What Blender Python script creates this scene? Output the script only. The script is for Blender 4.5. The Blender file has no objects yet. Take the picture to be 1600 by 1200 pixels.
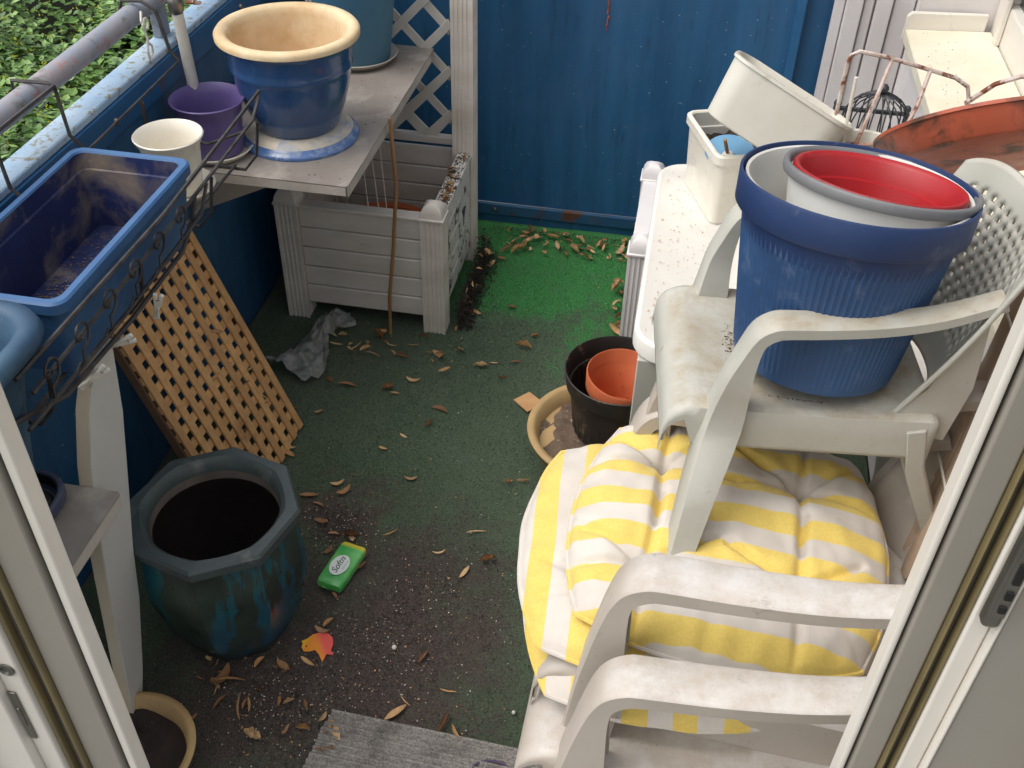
import bpy, math, random
from mathutils import Vector, Matrix, noise
R = math.radians
random.seed(7)
S = bpy.context.scene
COL = S.collection

# ------------------------------------------------------------------ camera, sky, sun, exposure
cam = bpy.data.cameras.new('camera')
cam.sensor_width = 36.0
cam.lens = 36.0 * 1606.0 / 1600.0
cam.clip_start = 0.02
cam.clip_end = 300
co = bpy.data.objects.new('camera', cam)
COL.objects.link(co)
_p, _y, _r = R(39.885), R(-9.43), R(1.517)
_F = Vector((math.sin(_y) * math.cos(_p), math.cos(_y) * math.cos(_p), -math.sin(_p)))
_Rt = Vector((math.cos(_y), -math.sin(_y), 0))
_U = _Rt.cross(_F)
_R2 = math.cos(_r) * _Rt + math.sin(_r) * _U
_U2 = -math.sin(_r) * _Rt + math.cos(_r) * _U
m = Matrix((_R2, _U2, -_F)).transposed().to_4x4()
m.translation = Vector((0, 0, 1.6))
co.matrix_world = m
S.camera = co

SUN_EL, SUN_AZ = R(60), R(-112)          # azimuth measured from +Y towards +X
w = bpy.data.worlds.new('World')
S.world = w
w.use_nodes = True
nt = w.node_tree
nt.nodes.clear()
sky = nt.nodes.new('ShaderNodeTexSky')
sky.sky_type = 'NISHITA'
sky.sun_disc = False
sky.sun_elevation = SUN_EL
sky.sun_rotation = SUN_AZ
sky.dust_density = 4.0
hs = nt.nodes.new('ShaderNodeHueSaturation')
hs.inputs['Saturation'].default_value = 0.22
bg = nt.nodes.new('ShaderNodeBackground')
bg.inputs['Strength'].default_value = 0.148
wo = nt.nodes.new('ShaderNodeOutputWorld')
nt.links.new(sky.outputs[0], hs.inputs['Color'])
nt.links.new(hs.outputs[0], bg.inputs['Color'])
nt.links.new(bg.outputs[0], wo.inputs['Surface'])

sun = bpy.data.lights.new('sun', 'SUN')
sun.energy = 0.6
sun.angle = R(60)
sun.color = (1.0, 0.96, 0.9)
so = bpy.data.objects.new('sun', sun)
COL.objects.link(so)
sd = Vector((math.sin(SUN_AZ) * math.cos(SUN_EL), math.cos(SUN_AZ) * math.cos(SUN_EL), math.sin(SUN_EL)))
so.rotation_euler = sd.to_track_quat('Z', 'Y').to_euler()
so.location = sd * 20

S.view_settings.view_transform = 'Standard'
S.view_settings.look = 'None'
S.view_settings.gamma = 1
S.view_settings.exposure = 0.78
S.cycles.max_bounces = 8

# ------------------------------------------------------------------ helpers
def lin(c):
    return tuple((v / 12.92 if v <= 0.04045 else ((v + 0.055) / 1.055) ** 2.4) for v in c)

def rgb(r, g, b):
    return lin((r / 255, g / 255, b / 255))

class NT:
    def __init__(s, name):
        s.m = bpy.data.materials.new(name)
        s.m.use_nodes = True
        s.t = s.m.node_tree
        s.b = s.t.nodes['Principled BSDF']
        s.o = s.t.nodes['Material Output']
        s.tc = s.t.nodes.new('ShaderNodeTexCoord')
    def n(s, ty, **k):
        x = s.t.nodes.new(ty)
        for a, v in k.items():
            setattr(x, a, v)
        return x
    def l(s, a, b):
        s.t.links.new(a, b)
    def coord(s, sc=(1, 1, 1), which='Object'):
        mp = s.n('ShaderNodeMapping')
        mp.inputs['Scale'].default_value = sc
        s.l(s.tc.outputs[which], mp.inputs[0])
        return mp.outputs[0]
    def noise(s, scale, detail=4, rough=0.55, vec=None, dist=0.0):
        x = s.n('ShaderNodeTexNoise')
        x.inputs['Scale'].default_value = scale
        x.inputs['Detail'].default_value = detail
        x.inputs['Roughness'].default_value = rough
        x.inputs['Distortion'].default_value = dist
        s.l(vec if vec is not None else s.tc.outputs['Object'], x.inputs['Vector'])
        return x.outputs[0]
    def ramp(s, fac, a, b, va=0.0, vb=1.0):
        x = s.n('ShaderNodeMapRange')
        x.inputs[1].default_value = a
        x.inputs[2].default_value = b
        x.inputs[3].default_value = va
        x.inputs[4].default_value = vb
        s.l(fac, x.inputs[0])
        return x.outputs[0]
    def math(s, op, a, b=None):
        x = s.n('ShaderNodeMath', operation=op)
        for i, v in enumerate((a, b)):
            if v is None:
                continue
            if isinstance(v, (int, float)):
                x.inputs[i].default_value = v
            else:
                s.l(v, x.inputs[i])
        return x.outputs[0]
    def mix(s, fac, a, b):
        x = s.n('ShaderNodeMix', data_type='RGBA')
        for sock, v in ((x.inputs[0], fac), (x.inputs[6], a), (x.inputs[7], b)):
            if isinstance(v, (int, float)):
                sock.default_value = v
            elif isinstance(v, tuple):
                sock.default_value = (*v[:3], 1)
            else:
                s.l(v, sock)
        return x.outputs[2]
    def col(s, c):
        if isinstance(c, tuple):
            s.b.inputs['Base Color'].default_value = (*c, 1)
        else:
            s.l(c, s.b.inputs['Base Color'])
    def rough(s, v):
        if isinstance(v, (int, float)):
            s.b.inputs['Roughness'].default_value = v
        else:
            s.l(v, s.b.inputs['Roughness'])
    def bump(s, h, strength=0.2, dist=0.002):
        x = s.n('ShaderNodeBump')
        x.inputs['Strength'].default_value = strength
        x.inputs['Distance'].default_value = dist
        s.l(h, x.inputs['Height'])
        s.l(x.outputs[0], s.b.inputs['Normal'])
    def nz(s):
        g = s.n('ShaderNodeNewGeometry')
        x = s.n('ShaderNodeSeparateXYZ')
        s.l(g.outputs['Normal'], x.inputs[0])
        return x.outputs[2]

def worn(name, base, rough=0.5, vary=None, vscale=6.0, vamt=0.6, dirt=None, dscale=14.0, dlo=0.55, dhi=0.72,
         speck=None, sscale=160.0, slo=0.66, shi=0.7, top=None, tscale=40.0, tamt=0.8, bump=0.12, bscale=90.0,
         metal=0.0, stretch=(1, 1, 1), coat=0.0, sheen=0.0):
    """paint / plastic / ceramic with colour drift, stains, specks and dust lying on upward faces"""
    k = NT(name)
    v = k.coord(stretch)
    c = base
    if vary:
        f = k.ramp(k.noise(vscale, 5, 0.6, v), 0.35, 0.68, 0, vamt)
        c = k.mix(f, c, vary)
    if top:
        f = k.ramp(k.nz(), 0.55, 0.95)
        f = k.math('MULTIPLY', f, k.ramp(k.noise(tscale, 6, 0.7), 0.38, 0.66, 0, tamt))
        c = k.mix(f, c, top)
    if dirt:
        f = k.ramp(k.noise(dscale, 7, 0.65, v, 0.4), dlo, dhi)
        c = k.mix(f, c, dirt)
    if speck:
        f = k.ramp(k.noise(sscale * 2.2, 3, 0.6), slo, shi + 0.04, 0, 0.65)
        c = k.mix(f, c, speck)
    k.col(c)
    rn = k.ramp(k.noise(vscale * 3, 4), 0.3, 0.7, max(0.05, rough - 0.1), min(1, rough + 0.12))
    k.rough(rn)
    k.b.inputs['Metallic'].default_value = metal
    k.b.inputs['Coat Weight'].default_value = coat
    k.b.inputs['Coat Roughness'].default_value = 0.12
    if sheen:
        k.b.inputs['Sheen Weight'].default_value = sheen
    if bump:
        k.bump(k.noise(bscale, 5, 0.6), bump, 0.002)
    return k.m

def finish(me, smooth, angle):
    if smooth:
        me.polygons.foreach_set('use_smooth', [True] * len(me.polygons))
        if angle:
            me.set_sharp_from_angle(angle=R(angle))

class MB:
    def __init__(s):
        s.v, s.f = [], []
    def add(s, vs, fs):
        o = len(s.v)
        s.v += [tuple(x) for x in vs]
        s.f += [tuple(i + o for i in f) for f in fs]
        return s
    def box(s, x0, x1, y0, y1, z0, z1, mat=None):
        vs = [Vector((x, y, z)) for z in (z0, z1) for y in (y0, y1) for x in (x0, x1)]
        if mat:
            vs = [mat @ q for q in vs]
        return s.add(vs, [(0, 2, 3, 1), (4, 5, 7, 6), (0, 1, 5, 4), (2, 6, 7, 3), (0, 4, 6, 2), (1, 3, 7, 5)])
    def loft(s, rings, caps=True, closed=True):
        n = len(rings[0])
        vs = [q for r in rings for q in r]
        fs = []
        for i in range(len(rings) - 1):
            for j in range(n if closed else n - 1):
                a, b = i * n + j, i * n + (j + 1) % n
                fs.append((a, b, b + n, a + n))
        if caps:
            fs.append(tuple(range(n - 1, -1, -1)))
            fs.append(tuple(range((len(rings) - 1) * n, len(rings) * n)))
        return s.add(vs, fs)
    def lathe(s, prof, n=48, cx=0, cy=0, wob=0.0, sides=None):
        """prof: (r, z) from the outside bottom round to the inside bottom; ends closed by a fan"""
        rings = []
        for r, z in prof:
            ring = []
            for j in range(n):
                a = 2 * math.pi * j / n
                q = r
                if sides:
                    h = math.pi / sides
                    q = r * math.cos(h) / math.cos(((a + h) % (2 * h)) - h)
                if wob:
                    q *= 1 + wob * math.sin(3 * a + z * 20)
                ring.append((cx + q * math.cos(a), cy + q * math.sin(a), z))
            rings.append(ring)
        return s.loft(rings)
    def tube(s, pts, r, n=8, caps=True, closed=False):
        pts = [Vector(q) for q in pts]
        rings = []
        up = Vector((0, 0, 1))
        last = None
        N = len(pts)
        for i, q in enumerate(pts):
            a = pts[i - 1] if (i > 0 or closed) else q
            b = pts[(i + 1) % N] if (i < N - 1 or closed) else q
            t = (b - a).normalized()
            if last is None:
                x = t.cross(up if abs(t.z) < 0.9 else Vector((1, 0, 0))).normalized()
            else:
                x = (last - t * last.dot(t)).normalized()
            last = x
            y = t.cross(x)
            rr = r[i] if isinstance(r, (list, tuple)) else r
            rings.append([q + (x * math.cos(2 * math.pi * j / n) + y * math.sin(2 * math.pi * j / n)) * rr for j in range(n)])
        if closed:
            rings.append(rings[0])
            caps = False
        return s.loft(rings, caps)
    def prism(s, poly, axis, lo, hi):
        """poly in the other two axes, extruded along axis"""
        def mk(q, t):
            if axis == 'z': return (q[0], q[1], t)
            if axis == 'x': return (t, q[0], q[1])
            return (q[0], t, q[1])
        return s.loft([[mk(q, lo) for q in poly], [mk(q, hi) for q in poly]])
    def grid(s, nu, nv, fn, skip=None):
        vs = [fn(i / nu, j / nv) for i in range(nu + 1) for j in range(nv + 1)]
        fs = []
        for i in range(nu):
            for j in range(nv):
                if skip and skip(i, j):
                    continue
                a = i * (nv + 1) + j
                fs.append((a, a + 1, a + nv + 2, a + nv + 1))
        return s.add(vs, fs)
    def xf(s, M):
        s.v = [tuple(M @ Vector(q)) for q in s.v]
        return s
    def mesh(s, name, smooth=True, angle=40):
        me = bpy.data.meshes.new(name)
        me.from_pydata(s.v, [], s.f)
        import bmesh
        b = bmesh.new()
        b.from_mesh(me)
        bmesh.ops.recalc_face_normals(b, faces=b.faces)
        b.to_mesh(me)
        b.free()
        finish(me, smooth, angle)
        return me
    def build(s, name, mat, parent=None, bevel=0.0, solid=0.0, smooth=True, angle=40, loc=None, subd=0):
        me = s.mesh(name, smooth, angle)
        me.materials.append(mat)
        return put(name, me, parent, bevel, solid, loc, subd)

def put(name, me, parent=None, bevel=0.0, solid=0.0, loc=None, subd=0):
    o = bpy.data.objects.new(name, me)
    COL.objects.link(o)
    if parent:
        o.parent = parent
    if loc:
        o.location = loc
    if solid:
        q = o.modifiers.new('thick', 'SOLIDIFY')
        q.thickness = solid
        q.offset = -1
    if subd:
        q = o.modifiers.new('sub', 'SUBSURF')
        q.levels = q.render_levels = subd
    if bevel:
        q = o.modifiers.new('edge', 'BEVEL')
        q.width = bevel
        q.segments = 2
        q.limit_method = 'ANGLE'
        q.angle_limit = R(40)
    return o

def tag(o, label, cat, group=None, kind=None):
    if label: o['label'] = label
    if cat: o['category'] = cat
    if group: o['group'] = group
    if kind: o['kind'] = kind
    return o

def thing(name, label, cat, loc=(0, 0, 0), rot=0.0, group=None):
    o = bpy.data.objects.new(name, None)
    COL.objects.link(o)
    o.location = loc
    o.rotation_euler = (0, 0, rot)
    o.empty_display_size = 0.05
    return tag(o, label, cat, group)

def struct(o):
    o['kind'] = 'structure'
    return o

def rrect(x0, x1, y0, y1, r, n=6):
    out = []
    for cx, cy, a0 in ((x1 - r, y1 - r, 0), (x0 + r, y1 - r, 90), (x0 + r, y0 + r, 180), (x1 - r, y0 + r, 270)):
        for i in range(n + 1):
            a = R(a0 + 90 * i / n)
            out.append((cx + r * math.cos(a), cy + r * math.sin(a)))
    return out

def nz3(x, y, z):
    return noise.noise(Vector((x, y, z)))

# ------------------------------------------------------------------ materials
BLUE_D = rgb(14, 62, 104)
def blue_paint():
    k = NT('blue_sheet_paint')
    v = k.coord((9, 9, 0.6))
    f = k.ramp(k.noise(1.6, 6, 0.6, v), 0.3, 0.7)
    c = k.mix(f, rgb(25, 74, 112), rgb(42, 97, 138))
    f = k.ramp(k.noise(3.2, 5, 0.6, k.coord((1, 1, 1))), 0.45, 0.75, 0, 0.55)
    c = k.mix(f, c, rgb(66, 98, 136))
    f = k.ramp(k.noise(5, 6, 0.75, k.coord((7, 7, 1.1))), 0.56, 0.68, 0, 0.6)
    c = k.mix(f, c, rgb(30, 62, 92))
    f = k.ramp(k.noise(13, 6, 0.8), 0.72, 0.75)
    c = k.mix(f, c, rgb(92, 70, 62))
    f = k.ramp(k.noise(120, 2, 0.5), 0.74, 0.76)
    c = k.mix(f, c, rgb(150, 165, 175))
    k.col(c)
    k.rough(k.ramp(k.noise(9, 4), 0.3, 0.7, 0.38, 0.62))
    k.bump(k.noise(6, 5, 0.6, k.coord((5, 5, 0.8))), 0.15, 0.004)
    return k.m
M_BLUE = blue_paint()
M_TRIM = worn('blue_trim_paint', rgb(26, 84, 128), 0.5, rgb(48, 104, 146), 5, 0.7, rgb(84, 62, 52), 16, 0.62, 0.68, bump=0.2)
M_RAILTOP = worn('chipped_pale_blue_paint', rgb(142, 172, 200), 0.6, rgb(178, 196, 210), 8, 0.9, rgb(132, 126, 104), 60, 0.55, 0.64,
                 rgb(70, 74, 70), 130, 0.62, 0.66, bump=0.35, bscale=60)
M_TUBE = worn('weathered_tube_paint', rgb(128, 138, 152), 0.55, rgb(158, 146, 146), 12, 0.9, rgb(104, 104, 100), 26, 0.54, 0.66,
              rgb(180, 96, 72), 14, 0.6, 0.66, bump=0.3)
M_WPLAST = worn('yellowed_white_plastic', rgb(205, 202, 190), 0.45, rgb(186, 180, 164), 7, 0.6, rgb(150, 138, 116), 26, 0.64, 0.78,
                rgb(92, 80, 66), 170, 0.7, 0.74, rgb(176, 166, 146), 90, 0.75, bump=0.1)
M_CHAIR = worn('dirty_chair_plastic', rgb(186, 184, 174), 0.5, rgb(164, 162, 150), 6, 0.7, rgb(136, 124, 104), 34, 0.64, 0.8,
               rgb(88, 80, 70), 150, 0.7, 0.73, rgb(158, 142, 116), 20, 0.85, bump=0.18, bscale=140)
M_CHAIR2 = worn('chalky_chair_plastic', rgb(188, 178, 166), 0.55, rgb(170, 160, 148), 6, 0.7, rgb(140, 130, 116), 30, 0.66, 0.8,
                rgb(110, 104, 96), 140, 0.66, 0.7, rgb(208, 204, 200), 22, 0.8, bump=0.18, bscale=140)
M_TABLE = worn('stained_table_plastic', rgb(226, 223, 216), 0.4, rgb(210, 204, 192), 5, 0.6, rgb(196, 176, 146), 24, 0.64, 0.72,
               rgb(160, 128, 96), 50, 0.66, 0.72, bump=0.06)
M_PLANT = worn('white_planter_plastic', rgb(222, 214, 204), 0.5, rgb(194, 184, 172), 5, 0.7, rgb(104, 92, 78), 12, 0.66, 0.8,
               rgb(74, 60, 50), 90, 0.72, 0.75, bump=0.12, stretch=(1, 1, 3))
M_PLANT2 = worn('mossy_planter_plastic', rgb(224, 218, 210), 0.5, rgb(176, 168, 158), 5, 0.6, rgb(52, 44, 36), 26, 0.55, 0.6,
                rgb(60, 48, 40), 60, 0.66, 0.7, bump=0.15)
M_PLANT3 = worn('clean_planter_plastic', rgb(226, 222, 220), 0.45, rgb(204, 198, 196), 5, 0.6, bump=0.08)
M_TRELLIS = worn('white_trellis_plastic', rgb(212, 208, 200), 0.5, rgb(180, 174, 164), 6, 0.7, rgb(112, 100, 86), 20, 0.66, 0.8, bump=0.1)
M_SHELF = worn('grimy_grey_board', rgb(150, 142, 134), 0.5, rgb(118, 108, 100), 5, 0.8, rgb(186, 178, 166), 7, 0.52, 0.74,
               rgb(66, 56, 48), 60, 0.66, 0.72, bump=0.15, bscale=50)
M_SHELFEDGE = worn('pale_board_edge', rgb(196, 188, 178), 0.5, rgb(164, 154, 142), 9, 0.8, rgb(112, 84, 60), 30, 0.7, 0.74)
M_CREAM = worn('cream_clay', rgb(218, 198, 162), 0.75, rgb(196, 162, 116), 14, 0.9, rgb(232, 216, 186), 6, 0.55, 0.75, rgb(110, 80, 50), 90, 0.72, 0.75, bump=0.3, bscale=120)
M_GLAZE = worn('blue_glaze', rgb(52, 86, 130), 0.16, rgb(36, 64, 104), 7, 0.8, rgb(64, 98, 150), 10, 0.62, 0.78, coat=0.6, bump=0.08, bscale=25)
M_GLAZEW = worn('worn_blue_glaze', rgb(88, 118, 164), 0.3, rgb(62, 96, 148), 8, 0.7, rgb(196, 186, 166), 26, 0.5, 0.7, coat=0.3, bump=0.2)
M_TEALP = worn('dusty_teal_pot', rgb(56, 104, 132), 0.5, rgb(80, 122, 142), 5, 0.8, rgb(104, 132, 142), 14, 0.6, 0.8)
M_PURPLE = worn('purple_ceramic', rgb(92, 78, 128), 0.4, rgb(108, 96, 148), 6, 0.6, bump=0.08)
M_WCER = worn('white_ceramic', rgb(232, 226, 212), 0.3, rgb(214, 204, 184), 6, 0.6, coat=0.3, bump=0.04)
M_BOXBLUE = worn('blue_box_plastic', rgb(48, 84, 130), 0.45, rgb(68, 112, 156), 5, 0.7, rgb(120, 140, 176), 18, 0.66, 0.8, bump=0.1)
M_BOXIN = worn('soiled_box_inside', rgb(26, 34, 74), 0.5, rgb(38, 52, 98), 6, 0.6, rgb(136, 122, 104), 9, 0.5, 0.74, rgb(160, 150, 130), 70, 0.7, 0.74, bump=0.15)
M_WIRE = worn('black_wire', rgb(46, 44, 46), 0.45, rgb(90, 84, 80), 30, 0.7, metal=0.3, bump=0.2)
M_BLACKP = worn('black_plastic', rgb(32, 30, 30), 0.5, rgb(52, 48, 44), 10, 0.8, rgb(104, 88, 70), 24, 0.6, 0.7, bump=0.15)
M_TERRA = worn('terracotta', rgb(186, 92, 54), 0.7, rgb(204, 118, 76), 8, 0.7, rgb(112, 62, 40), 20, 0.62, 0.74, bump=0.15)
M_TERRAD = worn('dirty_terracotta_plastic', rgb(170, 82, 56), 0.5, rgb(184, 98, 70), 7, 0.6, rgb(84, 56, 42), 14, 0.48, 0.62, bump=0.2)
M_TAN = worn('tan_clay', rgb(186, 156, 108), 0.6, rgb(150, 118, 78), 7, 0.7, rgb(100, 78, 54), 18, 0.64, 0.78, bump=0.15)
M_BUCKET = worn('blue_bucket_plastic', rgb(38, 66, 104), 0.5, rgb(52, 90, 134), 4, 0.8, rgb(104, 118, 142), 18, 0.58, 0.85, bump=0.08)
M_BUCKETRIM = worn('navy_rim_plastic', rgb(28, 50, 92), 0.5, rgb(42, 64, 106), 8, 0.7, rgb(112, 116, 128), 22, 0.6, 0.85)
M_LINER = worn('white_liner', rgb(206, 204, 198), 0.5, rgb(184, 178, 168), 6, 0.7, rgb(130, 114, 92), 26, 0.66, 0.76)
M_GREY = worn('grey_rubber_rim', rgb(104, 104, 106), 0.5, rgb(124, 124, 124), 9, 0.6)
M_RED = worn('red_plastic', rgb(166, 26, 32), 0.45, rgb(140, 14, 20), 5, 0.6, rgb(186, 84, 80), 24, 0.6, 0.85, bump=0.05)
M_RUST = worn('rusted_white_wire', rgb(206, 200, 194), 0.6, rgb(150, 96, 62), 16, 1.0, rgb(112, 62, 36), 30, 0.5, 0.56, bump=0.3)
M_CAGE = worn('black_cage_iron', rgb(40, 42, 46), 0.5, rgb(66, 68, 72), 14, 0.7)
M_WALL = worn('white_wall_paint', rgb(216, 212, 210), 0.75, rgb(196, 188, 186), 4, 0.7, rgb(160, 150, 144), 16, 0.64, 0.8, rgb(104, 96, 90), 120, 0.74, 0.76, bump=0.25, bscale=60)
M_SILL = worn('cream_sill', rgb(222, 216, 196), 0.55, rgb(202, 192, 164), 5, 0.7, rgb(164, 146, 112), 26, 0.66, 0.76, rgb(96, 84, 70), 110, 0.73, 0.75)
M_PVC = worn('white_pvc_frame', rgb(224, 218, 208), 0.35, rgb(206, 198, 186), 3, 0.6, rgb(120, 112, 104), 34, 0.74, 0.78, bump=0.03)
M_PVC_SHADE = worn('shade_tinted_pvc', rgb(150, 144, 134), 0.4, rgb(136, 130, 120), 3, 0.6, rgb(84, 78, 72), 40, 0.74, 0.78, bump=0.04)  # white PVC greyed, the shadow on its inward faces put into the colour
M_GASKET = worn('brass_coloured_gasket', rgb(128, 114, 78), 0.45, rgb(96, 86, 62), 9, 0.7)
M_GASKETD = worn('dark_gasket', rgb(58, 54, 50), 0.5, rgb(84, 80, 74), 9, 0.7)
M_STEEL = worn('lock_steel', rgb(140, 138, 132), 0.35, rgb(104, 100, 92), 12, 0.7, metal=0.9)
M_DARK = worn('dark_hole', rgb(22, 20, 20), 0.7)
M_BAMBOO = worn('bamboo', rgb(166, 126, 84), 0.5, rgb(126, 92, 58), 12, 0.7, stretch=(1, 1, 0.2))
M_SLATW = worn('bleached_slat_wood', rgb(190, 166, 142), 0.6, rgb(160, 134, 110), 7, 0.8, rgb(118, 94, 74), 20, 0.64, 0.74, bump=0.2)
M_STRING = worn('white_string', rgb(214, 208, 196), 0.8)
M_PEG = worn('white_peg_plastic', rgb(220, 216, 204), 0.5, rgb(190, 182, 166), 20, 0.6)
M_SOIL = worn('potting_soil', rgb(54, 43, 37), 0.95, rgb(36, 29, 26), 30, 0.8, rgb(104, 86, 70), 60, 0.64, 0.74, bump=0.8, bscale=150)
M_DIRTB = worn('pale_dry_soil', rgb(112, 94, 78), 0.95, rgb(84, 68, 56), 40, 0.8, rgb(164, 146, 122), 90, 0.6, 0.66, bump=0.9, bscale=160)
M_PERLITE = worn('perlite', rgb(214, 208, 196), 0.9)
M_BOARD = worn('white_laminate', rgb(206, 204, 198), 0.45, rgb(190, 186, 178), 4, 0.6, rgb(150, 136, 118), 30, 0.72, 0.78)
M_BOARDE = worn('board_edge', rgb(206, 194, 172), 0.55, rgb(186, 170, 144), 8, 0.7, rgb(120, 100, 76), 40, 0.72, 0.76)
M_BAG = NT('grey_plastic_film')
M_BAG.col(M_BAG.mix(M_BAG.ramp(M_BAG.noise(18, 6, 0.7), 0.4, 0.65), rgb(112, 114, 112), rgb(158, 158, 154)))
M_BAG.rough(0.28)
M_BAG.b.inputs['Alpha'].default_value = 0.86
M_BAG.bump(M_BAG.noise(60, 5, 0.6), 0.5, 0.004)
M_BAG = M_BAG.m
M_FOIL = worn('crumpled_foil', rgb(200, 200, 198), 0.2, metal=1.0, bump=0.4, bscale=40)
M_PAPER = worn('orange_cardboard', rgb(206, 160, 110), 0.8, rgb(182, 134, 90), 20, 0.7)
M_CONC = worn('concrete', rgb(128, 124, 118), 0.9, rgb(100, 96, 90), 5, 0.8, bump=0.3)

def wood(name, a, b, c, sc=(3, 3, 40)):
    k = NT(name)
    g = k.noise(3.0, 6, 0.6, k.coord(sc), 0.6)
    col = k.mix(k.ramp(g, 0.3, 0.7), a, b)
    col = k.mix(k.ramp(k.noise(9, 6, 0.7), 0.55, 0.72), col, c)
    oi = k.n('ShaderNodeObjectInfo')
    col = k.mix(k.math('MULTIPLY', oi.outputs['Random'], 0.45), col, c)
    k.col(col)
    k.rough(0.6)
    k.bump(g, 0.25, 0.002)
    return k.m
M_LATT = wood('lattice_timber', rgb(224, 178, 122), rgb(204, 154, 98), rgb(156, 112, 72), (20, 20, 20))

def carpet_mat():
    k = NT('green_turf_carpet')
    sx = k.n('ShaderNodeSeparateXYZ')
    k.l(k.tc.outputs['Object'], sx.inputs[0])
    X, Y = sx.outputs[0], sx.outputs[1]
    big = k.noise(3.5, 5, 0.6)
    fine = k.noise(300, 4, 0.7)
    mid = k.noise(60, 5, 0.65)
    clean = k.mix(k.ramp(fine, 0.35, 0.65), rgb(14, 84, 32), rgb(52, 146, 60))
    worng = k.mix(k.ramp(fine, 0.38, 0.64), rgb(36, 56, 36), rgb(84, 104, 74))
    worng = k.mix(k.ramp(big, 0.4, 0.7, 0, 0.6), worng, rgb(84, 96, 76))
    worng = k.mix(k.ramp(mid, 0.55, 0.75, 0, 0.5), worng, rgb(44, 54, 40))
    # the strip by the end wall never got trodden on: its edge is a wavy line across the carpet
    e = k.math('ADD', Y, k.math('MULTIPLY', k.ramp(big, 0.3, 0.7, -0.5, 0.5), 0.35))
    e = k.math('ADD', e, k.math('MULTIPLY', X, 0.22))
    e = k.math('ADD', e, k.math('MULTIPLY', k.ramp(k.noise(28, 6, 0.75), 0.3, 0.7, -0.5, 0.5), 0.16))
    f = k.ramp(e, 2.0, 2.16)
    f = k.math('MULTIPLY', f, k.ramp(k.noise(17, 6, 0.75), 0.5, 0.72, 1.0, 0.45))
    c = k.mix(f, worng, clean)
    # spilt potting soil
    def blob(cx, cy, r0, r1, amt):
        dx = k.math('SUBTRACT', X, cx)
        dy = k.math('SUBTRACT', Y, cy)
        d = k.math('SQRT', k.math('ADD', k.math('MULTIPLY', dx, dx), k.math('MULTIPLY', dy, dy)))
        d = k.math('ADD', d, k.math('MULTIPLY', k.ramp(k.noise(11, 6, 0.7), 0.3, 0.7, -0.5, 0.5), 0.2))
        d = k.math('ADD', d, k.math('MULTIPLY', k.ramp(k.noise(150, 3, 0.7), 0.3, 0.7, -0.5, 0.5), 0.16))
        return k.ramp(d, r0, r1, amt, 0)
    soil = k.mix(k.ramp(k.noise(260, 3, 0.7), 0.36, 0.66), rgb(44, 36, 33), rgb(92, 78, 69))
    for args in ((-0.42, 1.06, 0.15, 0.32, 0.97), (-0.58, 1.36, 0.05, 0.15, 1.0), (-0.6, 0.95, 0.12, 0.3, 0.95), (-0.38, 1.24, 0.08, 0.24, 0.8)):
        c = k.mix(blob(*args), c, soil)
    c = k.mix(k.ramp(k.noise(210, 2, 0.5), 0.72, 0.75, 0, 0.7), c, rgb(150, 146, 130))
    k.col(c)
    k.rough(0.95)
    k.b.inputs['Sheen Weight'].default_value = 0.15
    k.bump(fine, 0.9, 0.004)
    return k.m
M_CARPET = carpet_mat()

def mat_rib():
    k = NT('ribbed_grey_mat')
    n = k.noise(300, 3, 0.6)
    c = k.mix(k.ramp(n, 0.35, 0.65), rgb(112, 108, 104), rgb(164, 158, 150))
    c = k.mix(k.ramp(k.noise(14, 5, 0.7), 0.5, 0.7, 0, 0.6), c, rgb(64, 58, 54))
    k.col(c)
    k.rough(0.95)
    k.bump(n, 0.8, 0.003)
    return k.m
M_MAT = mat_rib()

def cushion_mat(name, axis):
    k = NT(name)
    s = k.n('ShaderNodeSeparateXYZ')
    k.l(k.tc.outputs['Object'], s.inputs[0])
    q = s.outputs[axis]
    q = k.math('ADD', q, k.math('MULTIPLY', k.ramp(k.noise(5, 2), 0.3, 0.7, -0.5, 0.5), 0.006))
    q = k.math('FRACT', k.math('MULTIPLY', k.math('ADD', q, 1.006), 1 / 0.064))
    a = k.ramp(q, 0.47, 0.49)
    b = k.ramp(q, 0.97, 0.99, 1, 0)
    f = k.math('MULTIPLY', a, b)
    yel = k.mix(k.ramp(k.noise(260, 3), 0.4, 0.6), rgb(218, 190, 96), rgb(223, 196, 104))
    wht = k.mix(k.ramp(k.noise(7, 5, 0.6), 0.4, 0.7), rgb(208, 200, 190), rgb(190, 180, 168))
    c = k.mix(f, wht, yel)
    c = k.mix(k.ramp(k.noise(24, 6, 0.7), 0.62, 0.8, 0, 0.5), c, rgb(150, 134, 108))
    k.col(c)
    k.rough(0.85)
    k.b.inputs['Sheen Weight'].default_value = 0.2
    k.bump(k.noise(900, 2), 0.35, 0.001)
    return k.m
M_CUSH_A = cushion_mat('striped_cushion_cloth', 1)
M_CUSH_B = cushion_mat('striped_cushion_cloth_turned', 0)

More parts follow.
